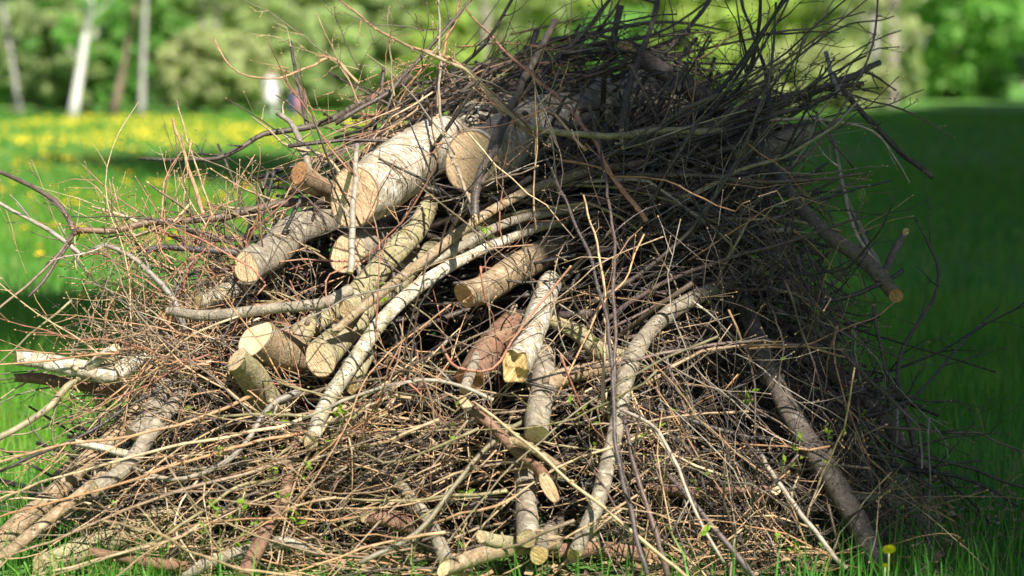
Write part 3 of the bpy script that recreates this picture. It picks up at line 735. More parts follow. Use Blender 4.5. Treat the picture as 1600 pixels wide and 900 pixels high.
# a row of tall trees beside the heap whose shade falls over it and along the field
SHADE = [(5.0, .85, 2.35, 6.5, 14), (6.0, -5.9, 1.0, 18.7, 21.5), (7.5, 1.3, 2.7, 5.5, 16), (5.4, -1.7, 1.1, 6.6, 10.5), (7.3, 9.5, 3.1, 5, 18), (6.8, 12.5, 3.1, 12, 30), (9.6, 20, 3.6, 4.5, 21),
         (11.8, 28, 4.4, 4, 22), (13.9, 38, 4.6, 4, 21), (16, 48, 4.8, 4, 21), (18.2, 58, 4.8, 4, 20), (20.6, 68, 5, 4, 20), (24.2, 80, 5, 3.5, 20), (28, 92, 5, 3.5, 20), (31.5, 104, 6, 3.5, 19)] + [(.2125 * q + 7.6, q, 5, 4, 20) for q in (24, 33, 43, 53, 63, 74, 86, 98)] + [(15, 18, 4, 6, 24), (10.3, 24.8, 3.5, 4, 20), (9.0, 15.6, 3.3, 3.5, 17), (12.6, 31.5, 4.2, 4, 20), (33, 112, 6, 3.5, 20), (38, 122, 6, 3, 20)]
for i, (x, y, r_, z0, z1) in enumerate(SHADE):
    make_tree('tall_tree', 'tall leafy tree in the row beside the field, shading the heap' if i in (0, 2, 3) else 'tall leafy tree in the row shading the field', 'tree', (x, y), 'shade%d' % (i if i < 7 else 7 + i % 3), (r_, z0, z1, (14000, 14000, 20000)[min(i, 6) // 3], (.15, .13, .15, .13)[i] if i < 4 else .26, (95 if i == 0 else 120) if i < 4 else 280), 'deep', M_BROWN, .24, (.3, 0), 'tall trees in a row beside the field', seed=60 + i % 5, rot=U(0, 6) if i > 6 else 0)

# ------------------------------------------------------------------ people strolling at the wood's edge
def person(px, d, hgt, label, skin, top, legs, hair, walk=1, topname='shirt', faceaz=0.6, hairlen=.1, skirt=False):
    s = hgt / 1.7; bm_v, bm_e, rad = [], [], []
    def v(x, y, z, r, par=None):
        bm_v.append((x * s, y * s, z * s)); rad.append(r * s)
        if par is not None: bm_e.append((par, len(bm_v) - 1))
        return len(bm_v) - 1
    pel = v(0, 0, .92, .13); sp = v(0, 0, 1.08, .115, pel); ch = v(0, .01, 1.26, .145, sp); sh = v(0, 0, 1.38, .115, ch); nk = v(0, 0, 1.46, .055, sh)
    hd = v(0, -.01, 1.55, .085, nk); h2 = v(0, -.005, 1.62, .088, hd); v(0, 0, 1.67, .06, h2); v(0, -.095, 1.565, .018, hd)
    for sx in (-1, 1):
        v(sx * .085, .01, 1.575, .017, hd)
        a = v(sx * .17, 0, 1.36, .062, sh); sw = .12 * walk * sx
        e = v(sx * .22, sw * .4, 1.12, .043, a); wr = v(sx * .23, -sw - .04, .90, .030, e); pm = v(sx * .23, -sw - .06, .84, .028, wr)
        for k_ in range(4): f = v(sx * .23 + sx * .005, -sw - .085 + k_ * .018, .80, .009, pm); v(sx * .222, -sw - .09 + k_ * .018, .765 - .006 * (k_ in (1, 2)), .008, f)
        f = v(sx * .215, -sw - .095, .825, .010, pm); v(sx * .21, -sw - .11, .795, .009, f)
        st = .20 * walk * sx
        hp = v(sx * .095, 0, .86, .095, pel); kn = v(sx * .10, -st * .7 - .03, .48, .062, hp); an = v(sx * .10, -st * .9 + .03, .09, .040, kn); v(sx * .105, -st * .9 - .12, .035, .032, an)
    me = bpy.data.meshes.new('person'); me.from_pydata(bm_v, bm_e, []); o = bpy.data.objects.new('person', me); C.objects.link(o)
    md = o.modifiers.new('skin', 'SKIN'); 
    for i, r_ in enumerate(rad): me.skin_vertices[0].data[i].radius = (r_, r_ * (.72 if i < 4 else 1))
    me.skin_vertices[0].data[0].use_root = True
    o.modifiers.new('sub', 'SUBSURF').levels = 1
    bpy.context.view_layer.update(); dg = bpy.context.evaluated_depsgraph_get()
    m2 = bpy.data.meshes.new_from_object(o.evaluated_get(dg)); o.modifiers.clear(); o.data = m2
    for c_ in (skin, top, legs): m2.materials.append(c_)
    for p in m2.polygons:
        x, y, z = (q / s for q in p.center); p.use_smooth = True
        p.material_index = 0 if z > 1.43 or z < .88 and abs(x) > .185 else (1 if z > .90 else (2 if z > .07 else 2))
    m = Mesh(); pts = spline([(0, .02 * s, (1.66 - hairlen) * s), (0, .015 * s, 1.62 * s), (0, .0, 1.68 * s), (0, -.02 * s, 1.725 * s)], 8); m.tube(pts, np.array([.05, .085, .1, .104, .10, .09, .06, .02]) * s, 12, (1, 1, 1)); hb = m.build('hair', hair, o)
    if skirt:
        m = Mesh(); pts = np.array([(0, 0, z * s) for z in (1.02, .92, .8, .66, .52)]); m.tube(pts, np.array([.13, .17, .19, .215, .235]) * s, 20, (1, 1, 1)); m.build('skirt', legs, o)
    o.location = (bx(px, d), d, gz(bx(px, d), d)); o.rotation_euler = (0, 0, faceaz)
    return props(o, label, 'person')
M_SKIN = plain('skin', (.55, .34, .25), .6, .05); M_HAIR = plain('hair', (.10, .06, .04), .6); M_WS = plain('white_cloth', (.66, .64, .70), .8, .04); M_BLUE = plain('navy_cloth', (.045, .07, .22), .8, .1); M_PINK = plain('pink_cloth', (.72, .27, .30), .8, .08); M_LB = plain('shade_blue_cloth', (.55, .60, .85), .8, .05)  # the pale blue cloth carries the blue of shade in its colour
person(425, 86, 1.72, 'person in long white clothes walking along the meadow edge', M_SKIN, M_WS, M_WS, M_HAIR, .7, skirt=True, faceaz=.4)
person(459, 87, 1.10, 'small person in a navy jacket beside the person in white', M_SKIN, M_BLUE, M_BLUE, M_HAIR, .4, faceaz=1.2)
person(469, 87.6, 1.02, 'small person in a pink top next to the small person in navy', M_SKIN, M_PINK, M_PINK, M_HAIR, .3, faceaz=-.4)
person(1026, 80, 1.70, 'person in pale clothes tinted shade-blue, glimpsed through the twigs under the dark leaning branch', M_SKIN, M_LB, M_WS, M_HAIR, .5, faceaz=.2, skirt=True)
# ------------------------------------------------------------------ logs of the heap (px, py, offset behind the heap's front)
LG = 'logs in the brush heap'
FC = Vector((-.45, -.86, .05))
l1 = log('birch_log', 'thick whitish birch log, its broad sawn end just under the topmost log', 'log', [(553, 308, -.12), (640, 262, .10), (715, 218, .32), (800, 175, .6)], [48, 47, 45, 42], 'birch', n0=(-.50, -.86, .02), rough=.05, group=LG)
l2 = log('birch_log', 'topmost thick birch log with a broad round sawn end', 'log', [(736, 252, -.05), (812, 215, .20), (880, 188, .42), (960, 165, .75), (1010, 152, .95)], [47, 47, 45, 42, 38], 'birch', n0=(-.42, -.90, .0), rough=.05, group=LG)
l3 = log('birch_log', 'shaded log with a round end directly beneath the broad whitish birch log', 'log', [(543, 396, .02), (598, 372, .25), (680, 340, .55)], [30, 30, 32], 'grey', n0=(-.30, -.94, .0), rough=.03, group=LG)
log('hardwood_log', 'slimmer log with a pale oval end and half-shaded bark, left of the birch log ends', 'log', [(385, 419, -.12), (436, 383, .04), (490, 347, .2), (560, 305, .5)], [24, 25, 25, 24], 'grey', n0=(-.55, -.80, .1), rough=.035, group=LG)
log('hardwood_log', 'small orange-ended stub poking up above the half-shaded log', 'log', [(467, 270, -.06), (490, 285, .04), (535, 318, .3)], [19, 18, 17], 'tan', cut0=M_CUTR, n0=(-.75, -.62, .2), rough=.05, group=LG)
log('hardwood_log', 'small round log end half buried in fine twigs below the slimmer log', 'log', [(258, 498, .05), (300, 480, .2), (350, 455, .4)], [14, 15, 15], 'tan', cut0=M_CUTR, n0=(-.4, -.9, .1), rough=.05, group=LG)
log('split_wood', 'pale split wood piece lying under the slimmer log', 'wood', [(308, 472, .02), (345, 462, .12), (395, 448, .25)], [12, 15, 12], 'pale', cut0=M_SPL, n0=(-.8, -.5, .3), rough=.12, group=LG)
log('hardwood_log', 'squat thick log with an angular pinkish cut and rough tan bark', 'log', [(398, 528, -.10), (440, 545, .03), (490, 562, .2), (540, 570, .4)], [30, 29, 27, 24], 'tan', cut0=M_CUTP, n0=(-.35, -.50, .80), rough=.09, group=LG)
log('hardwood_log', 'stub with a bright white oblique cut below the angular pinkish cut', 'log', [(370, 562, -.14), (392, 590, -.04), (425, 640, .12)], [20, 22, 23], 'moss', cut0=M_CUTP, n0=(-.75, -.50, .45), rough=.09, group=LG)
log('mossy_branch', 'mossy yellow-green branch running up from a narrow pink cut', 'branch', [(543, 486, -.08), (560, 455, -.03), (603, 405, .05), (652, 355, .13), (682, 300, .2)], [17, 18, 18, 16, 12], 'moss', cut0=M_CUT, cut1=M_SPL, n0=(-.55, -.8, -.15), rough=.06)
log('mossy_branch', 'second mossy branch ending in a salmon slanted cut', 'branch', [(500, 562, -.10), (535, 520, .02), (580, 470, .1), (640, 420, .2), (700, 370, .33), (760, 345, .45)], [26, 21, 19, 17, 15, 13], 'moss', cut0=M_CUT, n0=(-.50, -.84, .05), rough=.06)
log('mossy_branch', 'mossy stub between the salmon cut and the long pale pole', 'branch', [(450, 548, .08), (480, 515, .1), (530, 478, .14)], [17, 17, 15], 'moss', rough=.06)
log('pale_pole', 'long whitish lichened pole from low on the heap up beneath the tan pole', 'pole', [(486, 690, -.10), (512, 625, -.10), (560, 548, -.10), (610, 487, -.08), (680, 430, -.05), (760, 388, 0), (850, 352, .1), (930, 335, .3)], [12, 12, 13, 12, 11, 9, 8, 7], 'pale', cut0=M_CUTP, n0=(-.3, -.9, -.2), rough=.06)
log('tan_pole', 'long straight tan pole lying diagonally across the middle of the heap', 'pole', [(520, 520, -.14), (600, 455, -.13), (690, 385, -.10), (765, 330, -.07), (860, 287, 0), (960, 262, .1), (1080, 245, .3)], [7, 8, 8, 8, 8, 7, 5], 'tan', rough=.04, sides=12)
log('slim_pole', 'slim grey-green pole under the tan pole, above the reddish-ended log', 'pole', [(640, 425, -.08), (720, 385, -.06), (800, 345, -.02), (900, 325, .08), (1010, 300, .3)], [6, 7, 7, 6, 5], 'grey', rough=.05, sides=12)
log('hardwood_log', 'log with a dark reddish end and sunlit tan bark in the middle of the heap', 'log', [(725, 462, -.08), (775, 437, .02), (830, 408, .14), (885, 380, .3), (960, 345, .6)], [20, 22, 23, 20, 17], 'tan', cut0=M_CUTR, n0=(-.62, -.70, -.38), rough=.04, group=LG)
log('broken_log', 'pale broken log end with torn yellow wood below the reddish-ended log', 'log', [(806, 572, -.20), (828, 528, -.12), (848, 478, -.02), (862, 440, .14)], [23, 22, 20, 17], 'birch', cut0=M_SPL, n0=(-.25, -.9, .2), rough=.08, split0=.7, group=LG)
lf = log('forked_trunk', 'forked grey-tan trunk with a rounded pale cut pointing down', 'branch', [(838, 678, -.14), (843, 635, -.08), (848, 590, 0), (850, 545, .14)], [20, 21, 20, 18], 'grey', n0=(-.15, -.75, -.62), rough=.05)
log('side_limb', None, None, [(846, 606, -.06), (885, 588, -.03), (940, 574, .02), (1000, 555, .1), (1060, 535, .22)], [14, 14, 12, 10, 8], 'tan', rough=.05, parent=lf, sides=20)
log('curving_branch', 'big smooth curving branch sweeping down to a ragged cut at the heap foot', 'branch', [(897, 868, -.06), (930, 790, -.08), (957, 700, -.08), (972, 630, -.08), (985, 570, -.08), (1010, 520, -.06), (1050, 482, -.02), (1110, 452, .05), (1165, 430, .14), (1215, 398, .3)], [12, 14, 13, 13, 16, 13, 13, 12, 11, 8], 'grey', cut0=M_SPL, n0=(-.35, -.8, -.45), rough=.045, split0=.25)
log('mossy_branch', 'short olive branch between the broken log and the curving branch', 'branch', [(862, 500, .02), (900, 520, .02), (935, 548, .02), (985, 560, .06)], [9, 12, 13, 11], 'moss', rough=.05, sides=16 if 16 in CS else 20)
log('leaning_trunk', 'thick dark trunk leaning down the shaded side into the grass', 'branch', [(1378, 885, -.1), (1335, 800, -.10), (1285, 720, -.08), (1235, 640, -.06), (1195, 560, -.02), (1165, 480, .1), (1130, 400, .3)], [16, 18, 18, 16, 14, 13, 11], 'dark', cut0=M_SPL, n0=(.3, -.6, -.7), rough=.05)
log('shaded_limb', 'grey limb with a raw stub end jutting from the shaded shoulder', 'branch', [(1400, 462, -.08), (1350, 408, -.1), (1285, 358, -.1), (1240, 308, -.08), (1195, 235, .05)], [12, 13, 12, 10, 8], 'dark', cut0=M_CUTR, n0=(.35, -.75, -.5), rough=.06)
log('cut_branch', 'low branch with a bright white oblique cut at the bottom of the heap', 'branch', [(694, 889, -.14), (745, 872, -.1), (800, 858, -.07), (870, 848, .02)], [11, 13, 13, 12], 'tan', cut0=M_CUTP, n0=(-.45, -.85, .3), rough=.05)
log('cut_branch', 'upright knobbly branch ending in a round cut above the white oblique cut', 'branch', [(824, 842, -.12), (826, 800, -.05), (820, 745, .05), (815, 690, .2)], [17, 17, 15, 13], 'grey', cut0=M_CUTP, n0=(-.1, -.9, -.4), rough=.09)
log('cut_branch', 'round-ended stub tucked below the knobbly upright branch', 'branch', [(842, 868, -.12), (850, 850, 0), (870, 820, .2)], [15, 15, 14], 'grey', cut0=M_SPL, n0=(-.05, -.97, -.2), rough=.07)
log('cut_branch', 'thin olive branch with a pale round cut joining the knobbly upright branch', 'branch', [(752, 838, -.12), (785, 846, -.1), (830, 848, .05)], [9, 10, 10], 'moss', cut0=M_CUTP, n0=(-.6, -.75, .2), rough=.05)
log('cut_branch', 'dark grey branch slanting down to a pale end beside the white oblique cut', 'branch', [(699, 880, -.1), (682, 838, -.06), (655, 795, 0), (615, 745, .12)], [13, 12, 10, 9], 'grey', cut0=M_CUTP, n0=(.1, -.85, -.5), rough=.07)
log('cut_branch', 'brown stick whose small white cut faces up amid reddish twigs', 'branch', [(727, 630, -.16), (765, 665, -.14), (805, 705, -.12), (842, 735, -.08), (858, 762, -.06)], [8, 9, 9, 10, 11], 'red', cut0=M_CUTP, cut1=M_CUT, n0=(-.5, -.8, .3), n1=(.2, -.9, -.3), rough=.07, sides=20)
log('cut_branch', 'pale-tipped stick lying against the rounded pale cut of the forked trunk', 'branch', [(800, 688, -.18), (830, 700, -.14), (880, 735, -.05)], [6, 7, 7], 'tan', cut0=M_CUTP, n0=(-.6, -.8, 0), rough=.05, sides=12)
log('pale_branch', 'cut branch with a pale oval end among the logs at the grassy corner', 'branch', [(147, 765, -.14), (200, 722, -.08), (245, 668, 0), (285, 615, .1)], [12, 13, 13, 12], 'grey', cut0=M_CUTP, n0=(-.65, -.72, -.1), rough=.05)
log('small_stub', 'thin forked stub with a ragged tip above the pale oval end', 'branch', [(117, 692, -.12), (155, 698, -.1), (205, 712, -.06)], [6, 6, 7], 'pale', cut0=M_SPL, n0=(-.9, -.4, 0), rough=.08, sides=12)
log('pale_branch', 'stout short branch with a flat cut lying above the pale oval end', 'branch', [(208, 680, -.04), (232, 645, .02), (262, 600, .12)], [12, 13, 12], 'grey', n0=(-.45, -.7, -.55), rough=.06)
log('long_limb', 'long grey-tan limb running down to the grass at the sunlit corner', 'branch', [(-30, 872, -.06), (40, 812, -.02), (110, 745, .02), (180, 680, .08), (245, 605, .18)], [15, 15, 14, 13, 11], 'tan', rough=.05)
log('long_limb', 'thinner tan limb lying just below the long grey-tan limb', 'branch', [(-30, 900, -.2), (30, 850, -.16), (95, 795, -.1), (150, 748, -.04), (200, 712, .08)], [10, 10, 9, 8, 7], 'tan', rough=.06)
log('mossy_log', 'greyish-green log with a cream sawn end resting on the grass at the corner', 'log', [(62, 885, -.10), (120, 862, 0), (190, 832, .1), (270, 800, .25)], [18, 19, 18, 16], 'moss', cut0=M_CUTP, n0=(-.62, -.75, .05), rough=.05, group=LG)
log('broken_stick', 'reddish-brown broken stick lying low beside the cream sawn end', 'branch', [(138, 862, -.18), (190, 872, -.16), (245, 882, -.12), (300, 885, -.05)], [7, 9, 9, 8], 'red', cut0=M_SPL, n0=(-.9, -.3, .3), rough=.12, split0=.9, sides=12)
lk = log('crooked_branch', 'crooked pale branch stub sticking out over the grass', 'branch', [(24, 560, -.10), (70, 568, -.08), (125, 575, -.06), (172, 582, -.04), (222, 560, .06)], [11, 13, 14, 15, 12], 'pale', cut0=M_SPL, n0=(-.9, -.4, .1), rough=.08)
log('stub', None, None, [(140, 574, -.07), (160, 556, -.1), (180, 543, -.12)], [9, 8, 7], 'pale', cut1=M_CUTP, n1=(.5, -.7, .5), rough=.06, parent=lk, sides=12)
log('broken_stick', 'pinkish split branch parallel to and under the crooked pale stub', 'branch', [(22, 590, -.04), (70, 594, 0), (125, 604, .04), (190, 612, .1)], [6, 9, 9, 8], 'red', cut0=M_SPL, n0=(-.9, -.4, .1), rough=.1, split0=.8, sides=20)
log('grey_branch', 'smooth grey branch lying level above the angular pinkish cut', 'branch', [(262, 486, -.12), (330, 492, -.12), (420, 482, -.12), (500, 476, -.11), (548, 452, -.1)], [7, 9, 9, 9, 10], 'grey', rough=.05, sides=20)
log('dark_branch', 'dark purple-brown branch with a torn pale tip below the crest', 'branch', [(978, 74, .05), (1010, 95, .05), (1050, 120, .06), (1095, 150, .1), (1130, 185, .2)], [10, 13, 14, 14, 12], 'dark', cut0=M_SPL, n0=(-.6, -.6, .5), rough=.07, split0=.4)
log('shaded_stub', 'purplish stub in deep shade under the broken log', 'branch', [(735, 590, .06), (765, 545, .08), (800, 500, .14)], [24, 22, 18], 'red', cut0=M_CUTR, n0=(-.3, -.8, -.5), rough=.08)
log('grey_branch', 'steep grey branch in shade beside the purplish stub', 'branch', [(725, 610, 0), (745, 560, .04), (775, 510, .1)], [9, 9, 8], 'grey', rough=.05, sides=12)
log('orange_wood', 'orange split wood resting behind the broad whitish birch log', 'wood', [(640, 232, .12), (675, 215, .15), (720, 200, .25)], [10, 12, 11], 'tan', cut0=M_CUTR, n0=(-.8, -.5, .3), rough=.1)
log('orange_wood', 'orange split wood left of the broad birch log top', 'wood', [(575, 228, .18), (605, 220, .22), (650, 205, .35)], [10, 12, 10], 'tan', cut0=M_CUTR, n0=(-.8, -.5, .3), rough=.1)
log('shaded_log', 'grey log lying in shade behind the crest beside the topmost birch log', 'log', [(1010, 150, .4), (1080, 190, .35), (1160, 235, .35)], [22, 24, 22], 'grey', rough=.05, group=LG)
log('shaded_log', 'bluish grey log in shade near the jutting grey limb', 'log', [(1195, 240, .12), (1225, 222, .16), (1260, 205, .25)], [14, 16, 15], 'grey', rough=.05, group=LG)
log('mossy_branch', 'dim olive log glimpsed between the poles above the reddish-ended log', 'branch', [(690, 400, .1), (740, 370, .15), (790, 345, .25)], [18, 18, 16], 'moss', rough=.05)
log('split_wood', 'yellow-lichened wood chip standing below the salmon cut', 'wood', [(548, 600, -.06), (560, 575, -.05), (578, 550, 0)], [13, 13, 9], 'moss', cut0=M_SPL, n0=(-.5, -.8, -.1), rough=.1)
log('cut_branch', 'brown branch showing a flat pale cut on the shaded lower slope', 'branch', [(1212, 765, -.06), (1160, 768, -.02), (1090, 770, .06), (1020, 762, .14)], [9, 9, 10, 9], 'red', cut0=M_CUTP, n0=(.6, -.75, .2), rough=.05, sides=20)
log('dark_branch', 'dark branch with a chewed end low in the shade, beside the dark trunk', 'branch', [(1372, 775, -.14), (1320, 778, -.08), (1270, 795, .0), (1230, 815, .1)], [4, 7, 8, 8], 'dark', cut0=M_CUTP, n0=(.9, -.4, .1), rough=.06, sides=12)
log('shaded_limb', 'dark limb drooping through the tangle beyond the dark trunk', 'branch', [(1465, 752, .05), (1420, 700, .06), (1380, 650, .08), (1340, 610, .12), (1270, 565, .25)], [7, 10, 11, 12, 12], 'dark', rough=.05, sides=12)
log('upright_stub', 'broken upright stick standing beside the jutting grey limb', 'branch', [(1383, 424, -.02), (1398, 392, -.02), (1415, 362, -.04)], [6, 6, 5], 'dark', cut1=M_SPL, n1=(.3, -.6, .7), rough=.06, sides=12)
log('brown_log', 'weathered brown branch half hidden at the bottom behind the curving branch foot', 'branch', [(870, 862, .05), (930, 858, .08), (1000, 870, .1), (1070, 880, .15)], [12, 13, 13, 12], 'red', rough=.08)
log('brown_log', 'pinkish wood chunk lying low between grey branch and white oblique cut', 'branch', [(570, 805, -.02), (610, 812, 0), (660, 830, .06)], [12, 14, 12], 'red', cut0=M_CUT, n0=(-.8, -.5, .3), rough=.1)
log('twiggy_limb', 'pale pinkish limb rising steeply through the twigs of the lower slope', 'branch', [(380, 900, -.1), (410, 840, -.08), (440, 785, -.06), (455, 720, .02), (465, 670, .1)], [12, 11, 9, 8, 7], 'red', rough=.06, sides=20)
log('twiggy_limb', 'grey-brown limb lying at the very bottom under the twigs', 'branch', [(270, 905, -.05), (340, 875, -.04), (430, 850, 0), (500, 862, .06)], [11, 11, 10, 9], 'grey', rough=.07, sides=20)
LM = np.array(LOGMASK)
for a in [(742, 246, 'the topmost birch log'), (553, 308, 'the broad whitish birch log'), (391, 416, 'the half-shaded log'), (467, 270, 'the orange-ended stub'), (398, 528, 'the angular pinkish cut'), (258, 498, 'the small round log end'),
          (500, 562, 'the salmon cut'), (486, 690, 'the low end of the whitish pole'), (650, 350, 'the mossy branch'), (765, 330, 'the tan pole'), (725, 462, 'the reddish log end'), (806, 565, 'the torn log end'),
          (838, 678, 'the forked trunk'), (975, 620, 'the curving branch'), (897, 868, 'the curving branch foot'), (1110, 452, 'the bend of the curving branch'), (1285, 720, 'the dark trunk'), (1378, 885, 'the dark trunk foot'),
          (1400, 462, 'the jutting grey limb'), (694, 889, 'the white oblique cut'), (727, 630, 'the small white cut'), (147, 765, 'the pale oval end'), (110, 745, 'the long grey-tan limb'), (62, 885, 'the cream sawn end'),
          (90, 570, 'the crooked pale stub'), (400, 482, 'the level grey branch'), (978, 74, 'the torn dark branch tip'), (1360, 110, 'the projecting branch tips'), (1455, 275, 'the dark drooping tip'), (45, 462, 'the budded fork tip'),
          (300, 340, 'the forking bough'), (570, 120, 'the shoulder of the heap'), (850, 60, 'the crest'), (1030, 250, 'the crest below the log tips'), (1250, 170, 'the projecting boughs'), (600, 780, 'the lower slope'),
          (300, 800, 'the twig mat'), (1100, 820, 'the shaded lower slope'), (1500, 700, 'the shaded grass'), (1200, 520, 'the shaded tangle'), (960, 400, 'the crossing upright stems'), (160, 400, 'the twig fan')]: anchor(*a)

# ------------------------------------------------------------------ single branches and twigs one can follow in the photograph
H = hero
B_, T_ = 'branch', 'twig'
H(B_, 'forking brown bough reaching out level over the meadow', [(505, 312, .12), (420, 322, .06), (340, 340, 0), (250, 346, -.04), (180, 358, -.08), (115, 362, -.1)], [7, 4.5], 'brown', 6, side_len=.16, sidecol='tan')
H(T_, 'budded fork tip of the bough hanging down over the meadow', [(116, 362, -.1), (95, 400, -.11), (70, 435, -.12), (45, 464, -.13)], [4.5, 2.5], 'purple', 1, side_len=.05, leaves=2)
H(T_, 'long thin brown stem hanging from the bough fork towards the frame edge', [(118, 364, -.1), (90, 400, -.12), (50, 440, -.14), (0, 480, -.16), (-30, 500, -.16)], [3.5, 2], 'brown', 3, side_len=.07)
H(B_, 'purplish stem curving down into the bough fork', [(114, 358, -.1), (100, 330, -.12), (60, 295, -.14), (10, 272, -.16), (-40, 250, -.18)], [4.5, 3], 'purple', 1, side_len=.08)
H(B_, 'grey stem crossing under the bough fork with a snapped pale tip', [(130, 400, -.05), (110, 384, -.08), (60, 350, -.12), (0, 318, -.15), (-30, 305, -.15)], [4, 2.5], 'grey', 2, side_len=.1)
H(B_, 'grey crooked branch arching down from the bough into the twig fan', [(290, 520, 0), (270, 470, -.04), (235, 425, -.08), (200, 398, -.1), (165, 385, -.12), (140, 392, -.12)], [5, 3], 'grey', 4, side_len=.12)
H(B_, 'second level brown bough just below the forking bough', [(420, 400, .05), (340, 393, 0), (270, 388, -.02), (215, 392, -.04)], [6, 4], 'purple', 3, side_len=.12)
H(T_, 'budded twig hooking up against the meadow above the orange-ended stub', [(560, 130, .05), (520, 92, 0), (480, 105, -.03), (430, 122, -.05), (385, 118, -.06), (350, 92, -.07), (332, 58, -.08)], [3, 1.3], 'orange', 3, side_len=.05)
H(B_, 'blackish upright stick standing before the people', [(480, 200, .1), (470, 150, .08), (460, 105, .06), (452, 66, .05)], [3.2, 2.8], 'dark', 1, side_len=.04)
H(T_, 'tall bare tan twig with one bud rising left of the orange-ended stub', [(335, 345, .02), (315, 285, 0), (295, 225, -.02), (276, 158, -.03)], [2.4, 1.3], 'tan', 1, side_len=.04)
H(B_, 'stiff brown shoot rising beside the tall bare tan twig', [(318, 335, 0), (300, 280, 0), (285, 235, 0), (268, 186, 0)], [3.6, 2.2], 'orange', 1, side_len=.06)
H(B_, 'dark bough arching behind the twigs over the yellow meadow', [(640, 120, .2), (560, 165, .14), (490, 196, .1), (420, 208, .08), (370, 235, .08), (320, 250, .08), (215, 248, .08)], [6, 2.5], 'dark', 4, side_len=.12)
H(B_, 'stub of grey wood standing over the orange-ended stub with a pale tip', [(482, 262, .02), (470, 225, 0), (455, 192, -.02), (432, 178, -.04)], [6, 3.5], 'grey', 2, side_len=.1)
H(T_, 'olive-tan twig crossing to the pale-tipped stub, ending in a curled tip', [(530, 268, .02), (500, 240, 0), (450, 228, -.02), (425, 205, -.03), (395, 185, -.04)], [3, 1.5], 'tan', 2, side_len=.05)
H(B_, 'long crossing stick with a pale broken tip leaning over the topmost birch log', [(735, 322, -.2), (758, 262, -.2), (778, 205, -.16), (806, 150, -.1), (832, 98, -.06), (868, 32, -.04)], [7, 5.5], 'brown', 3, side_len=.12, k=8)
H(B_, 'dark bowed stem in front of the sawn end of the topmost birch log', [(742, 345, -.26), (743, 305, -.28), (755, 265, -.29), (775, 228, -.28), (795, 180, -.22)], [7, 5], 'dark', 1, side_len=.08, k=8)
H(T_, 'long grey twig running down from the crest past the log ends', [(685, -10, -.12), (688, 80, -.15), (686, 160, -.18), (700, 225, -.22), (725, 290, -.26), (745, 345, -.28)], [2.2, 3.2], 'grey', 3, side_len=.08)
H(T_, 'tan twig forming a tall peak above the shoulder of the heap', [(685, 165, -.1), (686, 110, -.1), (696, 70, -.12), (712, 25, -.12), (722, -10, -.12)], [4, 2], 'orange', 3, side_len=.07)
H(T_, 'long orange-brown twig falling from the shoulder to the topmost log', [(530, 0, -.1), (580, 40, -.1), (640, 72, -.12), (700, 90, -.12), (745, 130, -.14), (790, 180, -.17), (830, 210, -.2)], [2, 4], 'orange', 4, side_len=.1)
H(B_, 'bowed olive-brown stem passing in front of the topmost birch log into the crest', [(1130, 205, 0), (1040, 205, -.1), (960, 213, -.2), (880, 208, -.24), (820, 195, -.25), (785, 165, -.22), (740, 120, -.2), (700, 95, -.2), (660, 80, -.2)], [6, 2.4], 'olive', 3, side_len=.1)
H(T_, 'arching tan twig that loops over the topmost birch log', [(915, 235, -.2), (890, 205, -.24), (860, 176, -.27), (835, 178, -.26), (815, 195, -.24)], [3.2, 2], 'orange', 1, side_len=.05)
H(T_, 'straight upright tan twig beside the shoulder of the heap', [(616, 150, -.08), (610, 100, -.08), (606, 50, -.08), (607, 12, -.08)], [2.3, 1.2], 'olive', 2, side_len=.04)
H(B_, 'purple-red stem dropping through the crest to the tan pole', [(1010, 345, -.1), (960, 280, -.16), (925, 215, -.2), (870, 150, -.18), (810, 100, -.14), (760, 50, -.1), (725, 10, -.08)], [4, 1.6], 'red', 4, side_len=.1)
H(B_, 'tall dark stem leaning over the crest beside the torn dark tip', [(972, 205, .05), (980, 150, .02), (992, 110, 0), (1008, 65, -.02), (1025, 10, -.03), (1030, -20, -.03)], [6, 4], 'dark', 2, side_len=.14)
H(B_, 'dark diagonal stem crossing out of the frame above the crest', [(990, 150, .1), (1030, 95, .08), (1060, 60, .05), (1100, 15, .03), (1115, -15, 0)], [4, 3], 'dark', 3, side_len=.1)
H(B_, 'thick dark bough aiming at the projecting branch tips', [(1010, 230, .1), (1100, 198, .08), (1180, 165, .06), (1260, 145, .05), (1330, 120, .03), (1373, 98, .02)], [10, 5], 'purple', 4, side_len=.14, k=10 if 10 in CS else 8)
H(B_, 'dark bough just under the thick one, its tips fanning out', [(1050, 245, .14), (1140, 195, .1), (1210, 168, .08), (1290, 138, .05), (1350, 130, .03)], [8, 4], 'dark', 6, side_len=.14)
H(B_, 'short bluish grey stick standing up between the projecting boughs', [(1312, 150, 0), (1302, 122, 0), (1290, 84, 0)], [4, 3.5], 'grey', 0)
H(T_, 'long dark tip curving out and up beyond the projecting boughs', [(1180, 185, .05), (1220, 115, .02), (1270, 72, 0), (1320, 40, 0), (1375, 32, 0), (1398, 26, 0)], [3.5, 1.3], 'dark', 5, side_len=.1)
H(T_, 'thin dark shoot with a bud ending just above the projecting tips', [(1250, 165, .05), (1310, 110, .03), (1360, 80, .02), (1403, 74, .02)], [2.2, 1.1], 'dark', 2, side_len=.05)
H(T_, 'fine dark shoot ending beside the slender budded tip', [(1290, 145, 0), (1330, 100, 0), (1369, 54, 0)], [1.6, 1], 'dark', 1, side_len=.03)
H(B_, 'dark drooping branch ending over the shaded grass', [(1300, 115, .04), (1330, 155, .02), (1370, 200, 0), (1410, 238, 0), (1456, 278, 0)], [4.5, 4], 'dark', 3, side_len=.06)
